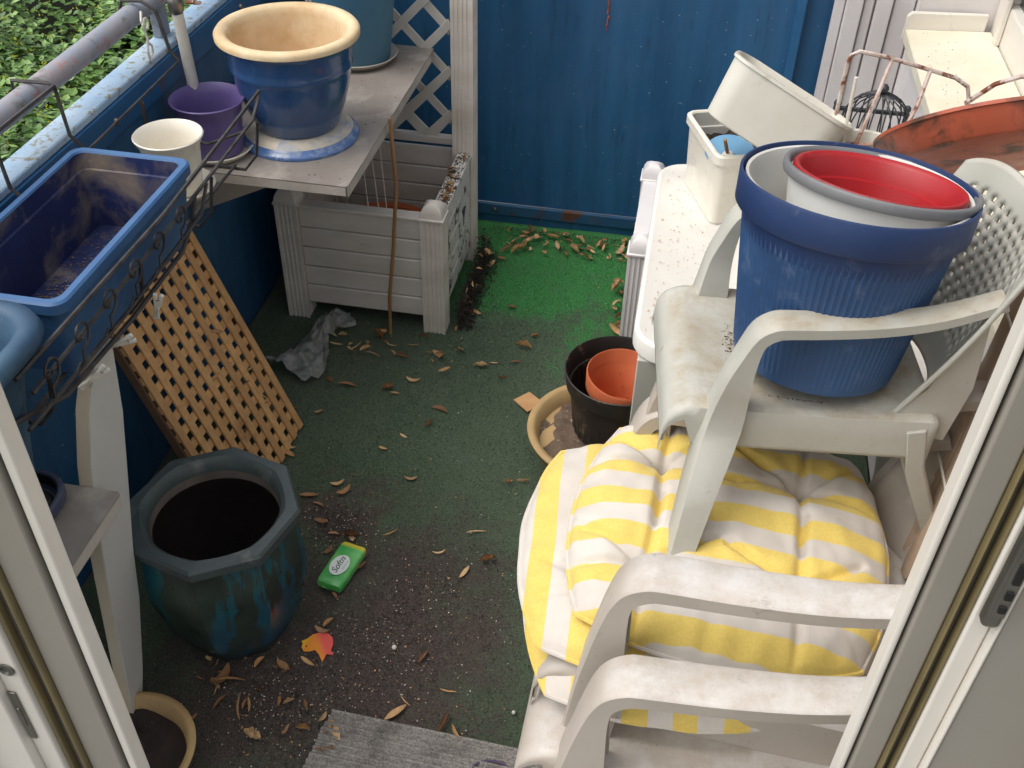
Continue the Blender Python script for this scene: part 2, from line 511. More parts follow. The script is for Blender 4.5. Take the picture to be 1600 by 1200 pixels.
def attr_leaf(name, cols, rough=0.6, trans=0.0):
    k = NT(name)
    a = k.n('ShaderNodeAttribute', attribute_name='rnd')
    cr = k.n('ShaderNodeValToRGB')
    el = cr.color_ramp.elements
    while len(el) < len(cols):
        el.new(0.5)
    for i, c in enumerate(cols):
        el[i].position = i / (len(cols) - 1)
        el[i].color = (*c, 1)
    k.l(a.outputs['Fac'], cr.inputs[0])
    k.col(cr.outputs[0])
    k.rough(rough)
    if trans:
        k.b.inputs['Transmission Weight'].default_value = 0
        k.b.inputs['Subsurface Weight'].default_value = 0
    return k.m
M_FOLIAGE = attr_leaf('shrub_leaf', [rgb(54, 86, 36), rgb(78, 114, 46), rgb(100, 138, 62), rgb(132, 160, 92)], 0.4)
M_BLOSSOM = attr_leaf('yellow_green_blossom', [rgb(150, 166, 40), rgb(196, 196, 60)], 0.7)

def litter_mat():
    k = NT('dry_leaf')
    oi = k.n('ShaderNodeObjectInfo')
    cr = k.n('ShaderNodeValToRGB')
    el = cr.color_ramp.elements
    cols = [rgb(112, 78, 52), rgb(166, 122, 78), rgb(196, 154, 104), rgb(208, 176, 130), rgb(140, 98, 70)]
    while len(el) < len(cols):
        el.new(0.5)
    for i, c in enumerate(cols):
        el[i].position = i / (len(cols) - 1)
        el[i].color = (*c, 1)
    k.l(oi.outputs['Random'], cr.inputs[0])
    c = k.mix(k.ramp(k.noise(90, 4, 0.6), 0.4, 0.7, 0, 0.6), cr.outputs[0], rgb(92, 60, 40))
    k.col(c)
    k.rough(0.7)
    return k.m
M_LITTER = litter_mat()

# ------------------------------------------------------------------ the setting
XW, XH, YE = -1.02, 0.52, 2.63        # parapet face, house wall face, end screen face

g = MB().box(-60, 60, -60, 60, -4.2, -4.0).build('ground', worn('lawn_soil', rgb(60, 74, 40), 0.95, rgb(44, 54, 30), 0.6, 0.8, bump=0.3))
struct(g)
sl = MB().box(XW - 0.06, 3.0, -1.5, YE + 0.3, -0.25, -0.012).build('floor', M_CONC)
struct(sl)

def carpet_fn(u, v):
    x = XW + 0.004 + u * (XH - XW - 0.008)
    y = 0.45 + v * (YE - 0.45 - 0.004)
    return (x, y, 0.0 + 0.004 * nz3(x * 3, y * 3, 0))
mb = MB().grid(30, 44, carpet_fn)
cp = mb.build('turf_carpet', M_CARPET)
struct(cp)


# short turf fibres standing up from the carpet
rf = random.Random(21)
fv, ff_ = [], []
for i in range(90000):
    x = rf.uniform(-1.0, 0.1); y = rf.uniform(0.86, 2.6)
    d = min(math.hypot(x + 0.42, y - 1.06) - 0.12, math.hypot(x + 0.6, y - 0.95) - 0.08, math.hypot(x + 0.58, y - 1.36) - 0.02)
    if d < 0.08 and rf.random() < 0.75: continue
    a = rf.uniform(0, 6.28); h = rf.uniform(0.002, 0.0055); wd = rf.uniform(0.0005, 0.0011)
    z = 0.004 * nz3(x * 3, y * 3, 0)
    lx, ly = rf.uniform(-1, 1) * 0.003, rf.uniform(-1, 1) * 0.003
    k0 = len(fv)
    fv += [(x - wd * math.cos(a), y - wd * math.sin(a), z), (x + wd * math.cos(a), y + wd * math.sin(a), z), (x + lx, y + ly, z + h)]
    ff_.append((k0, k0 + 1, k0 + 2))
fm = bpy.data.meshes.new('turf_fibres'); fm.from_pydata(fv, [], ff_); fm.materials.append(M_CARPET)
fo = put('turf_fibres', fm, cp); fo['kind'] = 'stuff'

# end screen
t = thing('balcony_screen', 'tall blue painted sheet metal screen closing the far end of the balcony', 'screen', (0, YE, 0))
MB().grid(40, 40, lambda u, v: (XW + u * 1.272, 0.004 * nz3(u * 4, v * 3, 1.3) + 0.003, 0.062 + v * 1.9)).build('panel', M_BLUE, t)
MB().box(0.274, 0.60, 0.006, 0.012, 0.062, 1.96).build('side_panel', M_BLUE, t)
o = MB().box(XW, 0.36, -0.012, 0.0, 0.028, 0.062).build('bottom_rail', worn('rusty_rail_paint', rgb(30, 76, 112), 0.55, rgb(52, 92, 122), 6, 0.8, rgb(92, 58, 40), 10, 0.56, 0.62, bump=0.35), t, 0.002)
o['label'] = 'rust-patched bottom rail of the blue screen'
MB().box(XW, 0.60, -0.004, 0.02, 0.0, 0.028).build('base_strip', M_BLUE, t)
MB().box(0.250, 0.272, -0.02, 0.01, 0.062, 1.98).build('post', M_TRIM, t, 0.002)
o = MB()
for i in range(26):
    q = i / 25
    x_ = -0.213 + 0.004 * nz3(q * 6, 1, 1) ; z_ = 0.68 - q * 0.075
    if nz3(q * 9, 3, 2) > -0.25:
        o.lathe([(0.0022 + 0.0012 * nz3(q * 20, 0, 0), 0), (0.001, 0.0012)], 7, 0, 0).v[-14:]
        o.v[-14:] = [(x_ + v[0], -0.0012 - v[2], z_ + v[1] * 1.6) for v in o.v[-14:]]
o = o.build('rust_flakes', M_TERRAD, t)
o['kind'] = 'stuff'
for bx in (-0.5, -0.085, 0.12):
    MB().lathe([(0.007, 0), (0.0065, 0.004), (0.003, 0.006)], 12).xf(Matrix.Translation((bx, -0.012, 0.046)) @ Matrix.Rotation(R(90), 4, 'X')).build('bolt', M_STEEL, t)

# parapet with top rail and handrail
t = thing('balcony_parapet', 'blue sheet metal parapet with chipped pale blue top rail and round handrail', 'parapet', (XW, 0, 0))
MB().grid(10, 60, lambda u, v: (0.003 * nz3(u * 3, v * 9, 4) - 0.004, 0.3 + v * (YE - 0.3), 0.0 + u * 0.75)).build('panel', M_BLUE, t)
MB().box(-0.03, -0.01, 0.2, YE + 0.02, -0.012, 0.774).build('backing', M_BLUE, t)  # unseen sheet added to block sky light leaking in under the panel
MB().box(-0.05, 0.0, 0.2, YE + 0.02, 0.775, 0.79).build('top_rail', M_RAILTOP, t, 0.003)
MB().box(-0.008, 0.004, 0.2, YE, 0.715, 0.7745).build('rail_flange', M_TRIM, t, 0.002)
MB().tube([(-0.035, 0.0, 0.868), (-0.033, 1.3, 0.866), (-0.035, 2.62, 0.868)], 0.0200, 18).build('handrail', M_TUBE, t)
for py in (0.72, 1.90):
    MB().box(-0.044, -0.026, py - 0.02, py + 0.02, 0.7905, 0.852).build('rail_post', M_TUBE, t, 0.002)
for py in (1.0, 1.60, 2.2):
    MB().lathe([(0.008, 0), (0.007, 0.005), (0.003, 0.008)], 12).xf(Matrix.Translation((0.004, py, 0.745)) @ Matrix.Rotation(R(90), 4, 'Y')).build('bolt', M_STEEL, t)

# house side: wall, sill, window, pilaster
t = thing('house_wall', 'dirty white house wall with window sill along the right of the balcony', 'wall', (XH, 0, 0))
MB().box(0.0, 0.25, 0.9, 2.62, 0.0, 0.69).build('wall', M_WALL, t)
MB().box(0.0, 0.25, 2.552, 2.66, 0.69, 2.5).build('window_reveal', M_WALL, t, 0.003)
o = MB().prism([(-0.022, 0.678), (-0.022, 0.706), (0.17, 0.716), (0.17, 0.691), (0.0, 0.691), (0.0, 0.678)], 'y', 0.92, 2.53).build('window_sill', M_SILL, t, 0.003)
MB().prism([(-0.024, 0.68), (-0.024, 0.735), (-0.014, 0.745), (0.155, 0.752), (0.155, 0.70)], 'y', 2.531, 2.545).build('sill_end_cap', M_PVC, t, 0.002)
fr = MB().box(0.172, 0.23, 0.92, 2.55, 0.70, 0.80).box(0.172, 0.23, 2.47, 2.55, 0.80, 2.2).box(0.172, 0.23, 1.55, 1.63, 0.80, 2.2).build('window_frame', M_PVC, t, 0.004)
MB().box(0.16, 0.1715, 2.44, 2.468, 0.716, 2.2).build('shutter_rail', M_PVC, t, 0.003)
gl = NT('window_glass')
gl.col(rgb(60, 70, 76)); gl.rough(0.03)
MB().box(0.195, 0.205, 1.63, 2.47, 0.80, 2.2).build('pane', gl.m, fr)
t = thing('fluted_pilaster', 'white fluted corner board between blue screen and window sill', 'board', (0.335, 2.60, 0))
MB().box(0.0, 0.19, 0.0, 0.02, 0.0, 2.5).build('backing', M_WALL, t, 0.002)
for i, (a, b, d) in enumerate(((0.0, 0.022, 0.012), (0.024, 0.062, 0.03), (0.066, 0.088, 0.018), (0.092, 0.13, 0.026), (0.134, 0.182, 0.016))):
    MB().box(a, b, -d, -0.001, 0.0, 2.5).build('moulding', M_WALL, t, 0.003)

# ------------------------------------------------------------------ door frame in front
def jamb(sgn, x0, label, kx=1.0):
    t = thing('door_frame', label, 'door frame', (x0, 0.5, -0.05))
    def bx(name, a, b, y0, y1, mat, bev=0.002):
        a, b = a * kx, b * kx
        return MB().box(min(sgn * a, sgn * b), max(sgn * a, sgn * b), y0, y1, 0, 2.3).build(name, mat, t, bev)
    bx('outer_lip', 0.0, 0.010, -0.006, 0.012, M_PVC)
    bx('lip_groove', 0.0102, 0.014, -0.002, 0.01, M_GASKETD)
    bx('rebate', 0.0142, 0.052, -0.010, 0.01, M_PVC_SHADE)
    bx('gasket', 0.0522, 0.057, -0.016, -0.0, M_GASKET)
    bx('gasket_groove', 0.0572, 0.065, -0.012, -0.0, M_GASKETD)
    bx('gasket_bead', 0.0652, 0.070, -0.019, -0.0, M_GASKET)
    return t, bx
tl, bx = jamb(-1, -0.4705, 'white plastic door frame upright at the left edge, brass-coloured seal')
bx('inner_frame', 0.0702, 0.094, -0.024, -0.0, M_PVC)
bx('inner_face', 0.0942, 0.15, -0.034, -0.0, M_PVC)
bx('inner_edge', 0.1502, 0.20, -0.05, -0.0, M_PVC_SHADE)
MB().lathe([(0.008, 0), (0.008, 0.002), (0.0055, 0.0025), (0.005, 0.0005)], 20).xf(Matrix.Translation((-0.081, -0.0242, 0.818)) @ Matrix.Rotation(R(90), 4, 'X')).build('screw', M_STEEL, tl)
MB().box(-0.0925, -0.084, -0.0265, -0.0243, 0.70, 0.78).box(-0.090, -0.0862, -0.028, -0.0243, 0.725, 0.755).build('strike_plate', M_STEEL, tl, 0.001)
tr, bx = jamb(1, 0.2, 'white plastic door frame upright at the right edge with steel lock strip', 0.52)
bx('inner_frame', 0.0702, 0.098, -0.022, -0.0, M_PVC)
bx('glazing_strip', 0.0985, 0.104, -0.03, -0.0, M_PVC)
bx('inner_face', 0.1045, 0.24, -0.028, -0.0, M_PVC_SHADE)
bx('inner_edge', 0.2405, 0.50, -0.05, -0.0, M_PVC_SHADE)
lk = MB().box(0.038, 0.0505, -0.034, -0.0223, 1.10, 1.42).build('lock_strip', M_STEEL, tr, 0.004)
MB().box(0.040, 0.0485, -0.0370, -0.0343, 1.115, 1.40).build('lock_case', M_STEEL, lk, 0.003)
for z0, z1 in ((1.122, 1.128), (1.135, 1.142), (1.15, 1.168), (1.178, 1.184), (1.19, 1.196)):
    MB().box(0.0420, 0.0465, -0.0385, -0.0372, z0, z1).build('lock_slot', M_DARK, lk)

# ------------------------------------------------------------------ shelves and pots on the left
def shelf(label, loc, lx, ly):
    t = thing('wall_shelf', label, 'shelf', loc)
    MB().prism(rrect(0, lx, 0, ly, 0.006, 3), 'z', -0.003, 0.0).build('top', M_SHELF, t)
    MB().box(lx - 0.003, lx - 0.0005, 0.004, ly - 0.004, -0.026, -0.0032).build('front_edge', M_SHELFEDGE, t, 0.001)
    MB().box(0.002, lx - 0.004, 0.0, 0.003, -0.022, -0.0032).build('end_edge', M_SHELFEDGE, t, 0.001)
    for yy in (0.12, ly - 0.12):
        MB().prism([(0.0, -0.004), (lx * 0.8, -0.004), (lx * 0.8, -0.02), (0.02, -0.16), (0.0, -0.16)], 'y', yy - 0.012, yy + 0.012).build('bracket', M_SHELFEDGE, t, 0.001)
    return t
shelf('grimy grey board shelf on the parapet carrying the big blue and cream pot', (XW + 0.005, 1.705, 0.60), 0.395, 0.715)
shelf('short grey board shelf at the left carrying the tall teal box planter', (XW + 0.005, 0.50, 0.50), 0.282, 0.438)

def pot(name, label, loc, prof, mat, cat='pot', n=56, extra=None, sides=None):
    t = thing(name, label, cat, loc)
    MB().lathe(prof, n, sides=sides).build('body', mat, t, angle=50)
    return t

def saucer(label, loc, r, h, mat, name='pot_saucer'):
    t = thing(name, label, 'saucer', loc)
    MB().lathe([(0.001, 0), (r * 0.82, 0), (r * 0.97, h), (r, h + 0.003), (r * 0.985, h + 0.005), (r * 0.94, h + 0.002), (r * 0.80, 0.006), (0.001, 0.006)], 56).build('dish', mat, t, angle=60)
    return t

# big pot
t = saucer('worn blue and cream saucer turned upside down under the big pot', (-0.785, 1.90, 0.60), 0.001, 0.0, M_GLAZEW)
bpy.data.objects.remove(t.children[0]) if t.children else None
b = MB().lathe([(0.11, 0.0), (0.124, 0.0), (0.1255, 0.005), (0.1235, 0.009), (0.119, 0.011), (0.117, 0.0145), (0.113, 0.018)], 64)
b.f = b.f[:-2]
b.build('blue_ring', worn('blue_ring_glaze', rgb(84, 116, 166), 0.25, rgb(56, 92, 150), 8, 0.7, rgb(164, 170, 178), 30, 0.5, 0.75, coat=0.4, bump=0.15), t, angle=50)
b = MB().lathe([(0.113, 0.0181), (0.104, 0.026), (0.100, 0.028), (0.001, 0.028)], 64, wob=0.003)
b.f = b.f[:-2] + b.f[-1:]
b.build('worn_top', worn('worn_cream_glaze', rgb(206, 194, 172), 0.5, rgb(176, 170, 160), 12, 0.8, rgb(128, 146, 176), 34, 0.48, 0.75, bump=0.25), t, angle=50)
t = thing('flower_pot', 'big glazed blue pot with cream unglazed rim and inside', 'pot', (-0.785, 1.90, 0.629))
b = MB().lathe([(0.001, 0), (0.083, 0), (0.086, 0.004), (0.102, 0.045), (0.114, 0.085), (0.119, 0.112), (0.1215, 0.126), (0.1245, 0.131), (0.1225, 0.136), (0.125, 0.15), (0.129, 0.172), (0.132, 0.181), (0.134, 0.184)], 72)
b.f = b.f[:-1]
b.build('body', M_GLAZE, t, angle=60)
b = MB().lathe([(0.134, 0.1842), (0.143, 0.188), (0.1435, 0.196), (0.139, 0.2015), (0.126, 0.202), (0.118, 0.196), (0.1155, 0.184), (0.113, 0.16), (0.106, 0.10), (0.1, 0.0855)], 72, wob=0.002)
b.f = b.f[:-2]
b.build('rim', M_CREAM, t, angle=60)
MB().lathe([(0.1005, 0.084), (0.1005, 0.0854), (0.05, 0.083), (0.001, 0.0828)], 48).build('clay_floor', worn('ochre_clay', rgb(192, 142, 82), 0.8, rgb(168, 114, 60), 10, 0.8, rgb(110, 74, 42), 60, 0.64, 0.7, bump=0.3), t)
# teal pot
saucer('pale saucer under the dusty teal pot at the shelf end', (-0.785, 2.315, 0.60), 0.098, 0.014, M_SHELFEDGE)
t = pot('flower_pot', 'tall dusty teal tapered pot behind the big blue pot', (-0.785, 2.315, 0.607),
        [(0.001, 0), (0.078, 0), (0.08, 0.004), (0.104, 0.2), (0.112, 0.205), (0.117, 0.26), (0.113, 0.263), (0.104, 0.26), (0.094, 0.2), (0.072, 0.02), (0.001, 0.02)], M_TEALP)
# purple pot
saucer('white ceramic saucer under the purple pot', (-0.926, 1.79, 0.60), 0.078, 0.012, M_WCER)
pot('flower_pot', 'matt purple pot with flared rim on a white saucer', (-0.926, 1.79, 0.607),
    [(0.001, 0), (0.056, 0), (0.058, 0.004), (0.063, 0.07), (0.066, 0.095), (0.073, 0.106), (0.0745, 0.109), (0.0725, 0.111), (0.067, 0.105), (0.061, 0.09), (0.056, 0.02), (0.001, 0.018)], M_PURPLE)
# white pot on a bracket
t = thing('pot_bracket', 'white bracket on the parapet holding the white pot', 'bracket', (-0.892, 1.555, 0.640))
MB().lathe([(0.001, -0.006), (0.045, -0.006), (0.045, 0), (0.001, 0)], 32).build('plate', M_PEG, t)
MB().box(-0.122, -0.03, -0.012, 0.012, -0.012, -0.0065).box(-0.122, -0.116, -0.014, 0.014, -0.12, -0.0065).build('arm', M_PEG, t, 0.001)
saucer('cream saucer under the small white pot', (-0.892, 1.555, 0.640), 0.068, 0.012, M_WCER)
pot('flower_pot', 'small white ceramic pot with flared rim beside the long blue box', (-0.892, 1.555, 0.647),
    [(0.001, 0), (0.042, 0), (0.045, 0.004), (0.05, 0.06), (0.053, 0.088), (0.0605, 0.103), (0.062, 0.107), (0.06, 0.109), (0.054, 0.103), (0.048, 0.086), (0.043, 0.02), (0.001, 0.016)], M_WCER)

# long blue planter box in its wire basket
def trough(t, x0, x1, y0, y1, z0, z1, mat, matin, taper=0.02, lip=0.014, r=0.022):
    def ring(ex, z, rr=None):
        return [(a, b, z) for a, b in rrect(x0 + ex, x1 - ex, y0 + ex, y1 - ex, max(0.006, (rr or r) - ex * 0.4), 5)]
    h = z1 - z0
    rim = [ring(0.0, z1 - 0.018), ring(0.0, z1 - 0.003), ring(0.003, z1), ring(lip - 0.002, z1), ring(lip, z1 - 0.003)]
    outer = [ring(taper, z0), ring(0.006, z1 - 0.018)]
    MB().loft(outer + rim, caps=False).build('shell', mat, t, angle=35)
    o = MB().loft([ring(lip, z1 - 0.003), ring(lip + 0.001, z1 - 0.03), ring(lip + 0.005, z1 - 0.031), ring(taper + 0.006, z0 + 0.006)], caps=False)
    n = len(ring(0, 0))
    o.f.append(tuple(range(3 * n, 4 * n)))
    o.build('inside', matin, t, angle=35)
    MB().loft([ring(taper, z0 - 0.0005), ring(taper, z0)], caps=True).build('underside', mat, t)
t = thing('planter_box', 'long bright blue plastic planter box hanging in the black wire basket', 'planter', (-0.868, 1.185, 0.668))
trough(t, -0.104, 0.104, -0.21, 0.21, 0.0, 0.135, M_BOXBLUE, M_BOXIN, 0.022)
MB().lathe([(0.006, 0.0061), (0.006, 0.02), (0.004, 0.022), (0.001, 0.022)], 14, -0.01, 0.03).build('drain_stud', M_BOXBLUE, t)

t = thing('wire_basket', 'black wire basket with scroll front hooked over the handrail', 'wire basket', (0, 0, 0))
xf, xb = -0.752, -0.975
def wire(name, pts, r=0.003, n=6, closed=False):
    return MB().tube(pts, r, n, closed=closed).build(name, M_WIRE, t)
wire('front_rail', [(xf, 0.84, 0.79), (xf + 0.002, 1.25, 0.786), (xf, 1.652, 0.806), (xf - 0.004, 1.664, 0.803), (xf - 0.006, 1.655, 0.785), (xf - 0.006, 1.62, 0.764), (xf, 1.3, 0.757), (xf, 0.86, 0.752)], 0.0036)
wire('end_rail', [(xf - 0.006, 1.62, 0.764), (xf - 0.03, 1.632, 0.735), (-0.86, 1.635, 0.70), (xb, 1.635, 0.72), (xb, 1.635, 0.77)])
wire('bottom_rail', [(-0.80, 0.80, 0.73), (-0.775, 0.84, 0.716), (-0.752, 0.92, 0.700), (-0.75, 1.1, 0.695), (-0.752, 1.28, 0.698), (-0.758, 1.34, 0.72), (-0.756, 1.36, 0.755)], 0.0042)
wire('back_rail', [(xb, 0.84, 0.775), (xb, 1.47, 0.775), (xb, 1.80, 0.783)], 0.0025)
wire('floor_rail', [(-0.81, 0.82, 0.661), (-0.81, 1.63, 0.664)])
wire('floor_rail', [(-0.92, 0.82, 0.661), (-0.92, 1.63, 0.664)])
for yy in (0.9, 1.16, 1.42, 1.63):
    wire('cross_wire', [(xf, yy, 0.757), (xf - 0.012, yy, 0.69), (-0.79, yy, 0.6575), (-0.94, yy, 0.6575), (xb, yy, 0.69), (xb, yy, 0.775)])
for k in range(6):                                    # scrollwork between the two front rails
    y0 = 0.90 + k * 0.078
    pts = []
    for i in range(30):
        q = i / 29
        a = 5.6 - q * 7.4
        rr = 0.006 + 0.016 * q
        pts.append((xf + 0.0038, y0 + rr * math.cos(a), 0.758 + rr * math.sin(a)))
    e = pts[-1]
    pts += [(xf + 0.0038, e[1] - 0.004, e[2] - 0.018), (xf + 0.003, e[1] - 0.012, 0.722), (xf + 0.002, e[1] - 0.026, 0.714)]
    wire('scroll', pts, 0.0021, 6)
wire('scroll_rail', [(xf + 0.002, 0.83, 0.716), (xf + 0.003, 1.1, 0.713), (xf + 0.002, 1.36, 0.722), (xf, 1.40, 0.757)], 0.0034)
for yy in (1.25, 1.432):
    wire('rail_hook', [(xb, yy, 0.775), (-1.0, yy, 0.80), (-1.004, yy, 0.886), (-1.016, yy, 0.8905), (-1.078, yy, 0.889), (-1.083, yy, 0.85)], 0.0032)
wire('hook_bar', [(-1.004, 1.05, 0.886), (-1.004, 1.25, 0.886), (-1.004, 1.432, 0.886)], 0.0034)
wire('rail_hook', [(xb, 1.80, 0.783), (-0.99, 1.80, 0.80), (-1.004, 1.80, 0.88), (-1.03, 1.80, 0.895), (-1.07, 1.80, 0.892), (-1.084, 1.80, 0.86)], 0.0036)

# pegs on the basket
def peg(label, loc, rx, ry, rz):
    t = thing('clothes_peg', label, 'clothes peg', loc)
    t.scale = (0.7, 0.7, 0.7)
    t.rotation_euler = (rx, ry, rz)
    for s in (-1, 1):
        M = Matrix.Rotation(R(9 * s), 4, 'Y')
        MB().box(-0.0045 + s * 0.005, 0.0045 + s * 0.005, -0.0045, 0.0045, -0.052, 0.018, M).build('arm', M_PEG, t, 0.0018)
    MB().tube([(-0.011, 0, 0.002), (0, -0.006, 0.004), (0.011, 0, 0.002), (0, 0.006, 0.0), (-0.011, 0, 0.002)], 0.0012, 5).build('spring', M_STEEL, t)
peg('white clothes peg clipped to the basket, legs hanging down over the lattice', (-0.742, 1.165, 0.685), R(4), R(16), R(15))
peg('white clothes peg lying sideways on the basket wire', (-0.740, 1.06, 0.688), R(20), R(70), R(40))
peg('white clothes peg near the tall teal planter, only its tip showing', (-0.742, 0.985, 0.688), R(10), R(60), R(50))

# tall teal planter on the short shelf
t = thing('pot_saucer', 'dark blue oblong saucer under the tall teal planter', 'saucer', (-0.878, 0.75, 0.5005))
trough(t, -0.085, 0.085, -0.20, 0.185, 0.0, 0.028, worn('dusty_navy', rgb(52, 62, 88), 0.5, rgb(74, 80, 98), 8, 0.8, rgb(96, 86, 74), 20, 0.6, 0.7), M_BLACKP, 0.012, 0.008, 0.05)
t = thing('planter_box', 'tall dusty teal planter with thick rounded rim at the left edge', 'planter', (-0.878, 0.75, 0.508))
MT = worn('dusty_dark_teal', rgb(38, 68, 96), 0.5, rgb(74, 108, 126), 9, 0.6, rgb(140, 160, 170), 24, 0.66, 0.8)
def ring2(ex, z, r):
    return [(a, b, z) for a, b in rrect(-0.085 - ex, 0.085 + ex, -0.19 - ex, 0.145 + ex, r, 8)]
MB().loft([ring2(-0.012, 0, 0.05), ring2(-0.01, 0.006, 0.052), ring2(0.015, 0.2, 0.06), ring2(0.03, 0.285, 0.062), ring2(0.047, 0.292, 0.066), ring2(0.054, 0.305, 0.07),
           ring2(0.05, 0.318, 0.07), ring2(0.036, 0.322, 0.062), ring2(0.026, 0.315, 0.058), ring2(0.01, 0.2, 0.05), ring2(-0.02, 0.02, 0.04)]).build('body', MT, t, angle=60)

# white laminate board, curved, leaning behind the short shelf
t = thing('leaning_board', 'white laminate board with pale edge leaning under the planter box', 'board', (-0.777, 0.85, 0.0))
poly = [(-0.003, 0.012), (0.03, 0.20), (0.052, 0.33), (0.074, 0.44), (0.099, 0.53), (0.134, 0.61), (0.182, 0.672), (0.228, 0.672), (0.206, 0.55), (0.168, 0.43), (0.132, 0.32), (0.108, 0.22), (0.06, 0.09), (0.022, 0.012)]
MB().prism(poly, 'x', -0.002, 0.0).build('facing', M_BOARD, t)
MB().prism(poly, 'x', -0.023, -0.0022).build('core', M_BOARDE, t, 0.001)

# wooden lattice leaning on the parapet
t = thing('wooden_lattice', 'brown wooden lattice panel leaning against the blue parapet', 'lattice', (-0.772, 1.29, 0.006))
Wv, Uv = Vector((0.0, 0.352, 0.012)), Vector((-0.232, 0.085, 0.455))
L = Uv.length
Ud = Uv.normalized(); Wd = (Wv - Ud * Wv.dot(Ud) * 0.25).normalized(); Nd = Wd.cross(Ud).normalized() * -1
if Nd.x < 0: Nd = -Nd
Wl = 0.352
def lbox(a0, a1, b0, b1, n0, n1):
    vs = []
    for n_ in (n0, n1):
        for b_ in (b0, b1):
            for a_ in (a0, a1):
                vs.append(Wd * a_ + Ud * b_ + Nd * n_)
    return MB().add(vs, [(0, 2, 3, 1), (4, 5, 7, 6), (0, 1, 5, 4), (2, 6, 7, 3), (0, 4, 6, 2), (1, 3, 7, 5)])
NW, NL = 10, 16
for i in range(NW):
    c = 0.011 + i * (Wl - 0.022) / (NW - 1) + random.uniform(-0.001, 0.001)
    lbox(c - 0.0094, c + 0.0094, -0.0005 * (i % 2), L + random.uniform(-0.003, 0.003), 0.0055, 0.0105).build('slat', M_LATT, t, 0.0006)
for i in range(NL):
    c = 0.009 + i * (L - 0.02) / (NL - 1)
    lbox(0.001, Wl - 0.001, c - 0.0086, c + 0.0086, 0.0, 0.0053).build('cross_slat', M_LATT, t, 0.0006)
M_LATTE = worn('lattice_edge_wood', rgb(110, 84, 62), 0.7, rgb(84, 64, 48), 9, 0.7)
lbox(-0.002, 0.014, 0.0, L, -0.020, -0.0003).build('side_batten', M_LATTE, t, 0.001)
lbox(Wl - 0.014, Wl + 0.002, 0.0, L, -0.020, -0.0003).build('side_batten', M_LATTE, t, 0.001)

# white pole tied to the rail
t = thing('white_pole', 'thin white pole tied to the handrail behind the purple pot', 'pole', (-0.975, 1.845, 0.60))
MB().tube([(0, 0, 0), (-0.045, 0.006, 1.2)], 0.0115, 16).build('tube', M_PEG, t)
MB().lathe([(0.0122, 0.26), (0.0145, 0.265), (0.0145, 0.285), (0.0122, 0.29)], 16, -0.0102, 0.0).build('clamp', M_STEEL, t)
MB().tube([(0.014, 0.0, 0.283), (0.03, -0.004, 0.285), (0.036, 0.01, 0.28), (0.02, 0.018, 0.276)], 0.004, 8).build('wing_screw', M_RUST, t)
t = thing('chain_hook', 'pale bent wire hook hanging from the handrail beside the white pole', 'hook', (-1.02, 1.775, 0.80))
pts = [(0, 0, 0.085), (0.002, -0.01, 0.07), (0, -0.002, 0.055), (0.002, 0.0, 0.03), (0.004, -0.012, 0.012), (0, -0.004, -0.006), (0.0, 0.012, 0.0), (0.002, 0.01, 0.016), (0, -0.002, 0.028)]
MB().tube(pts, 0.0025, 6).build('bent_wire', M_PEG, t)
MB().tube([(0.004, 0.01 * math.cos(a), 0.062 + 0.01 * math.sin(a)) for a in [i * math.pi / 6 for i in range(12)]], 0.0022, 6, closed=True).build('link', M_PEG, t)

# ------------------------------------------------------------------ white planters
def fluted(size, z0, z1, nf=4):
    h = size / 2
    d = 0.0028
    side = []
    for i in range(nf):
        a = -h + 0.006 + i * (size - 0.012) / nf
        b = a + (size - 0.012) / nf
        side += [(a + 0.0012, -h), (a + 0.003, -h + d), (b - 0.003, -h + d), (b - 0.0012, -h)]
    side = [(-h, -h)] + side
    poly = []
    for q in range(4):
        ca, sa = math.cos(q * math.pi / 2), math.sin(q * math.pi / 2)
        poly += [(x * ca - y * sa, x * sa + y * ca) for x, y in side]
    return MB().prism(poly, 'z', z0, z1)

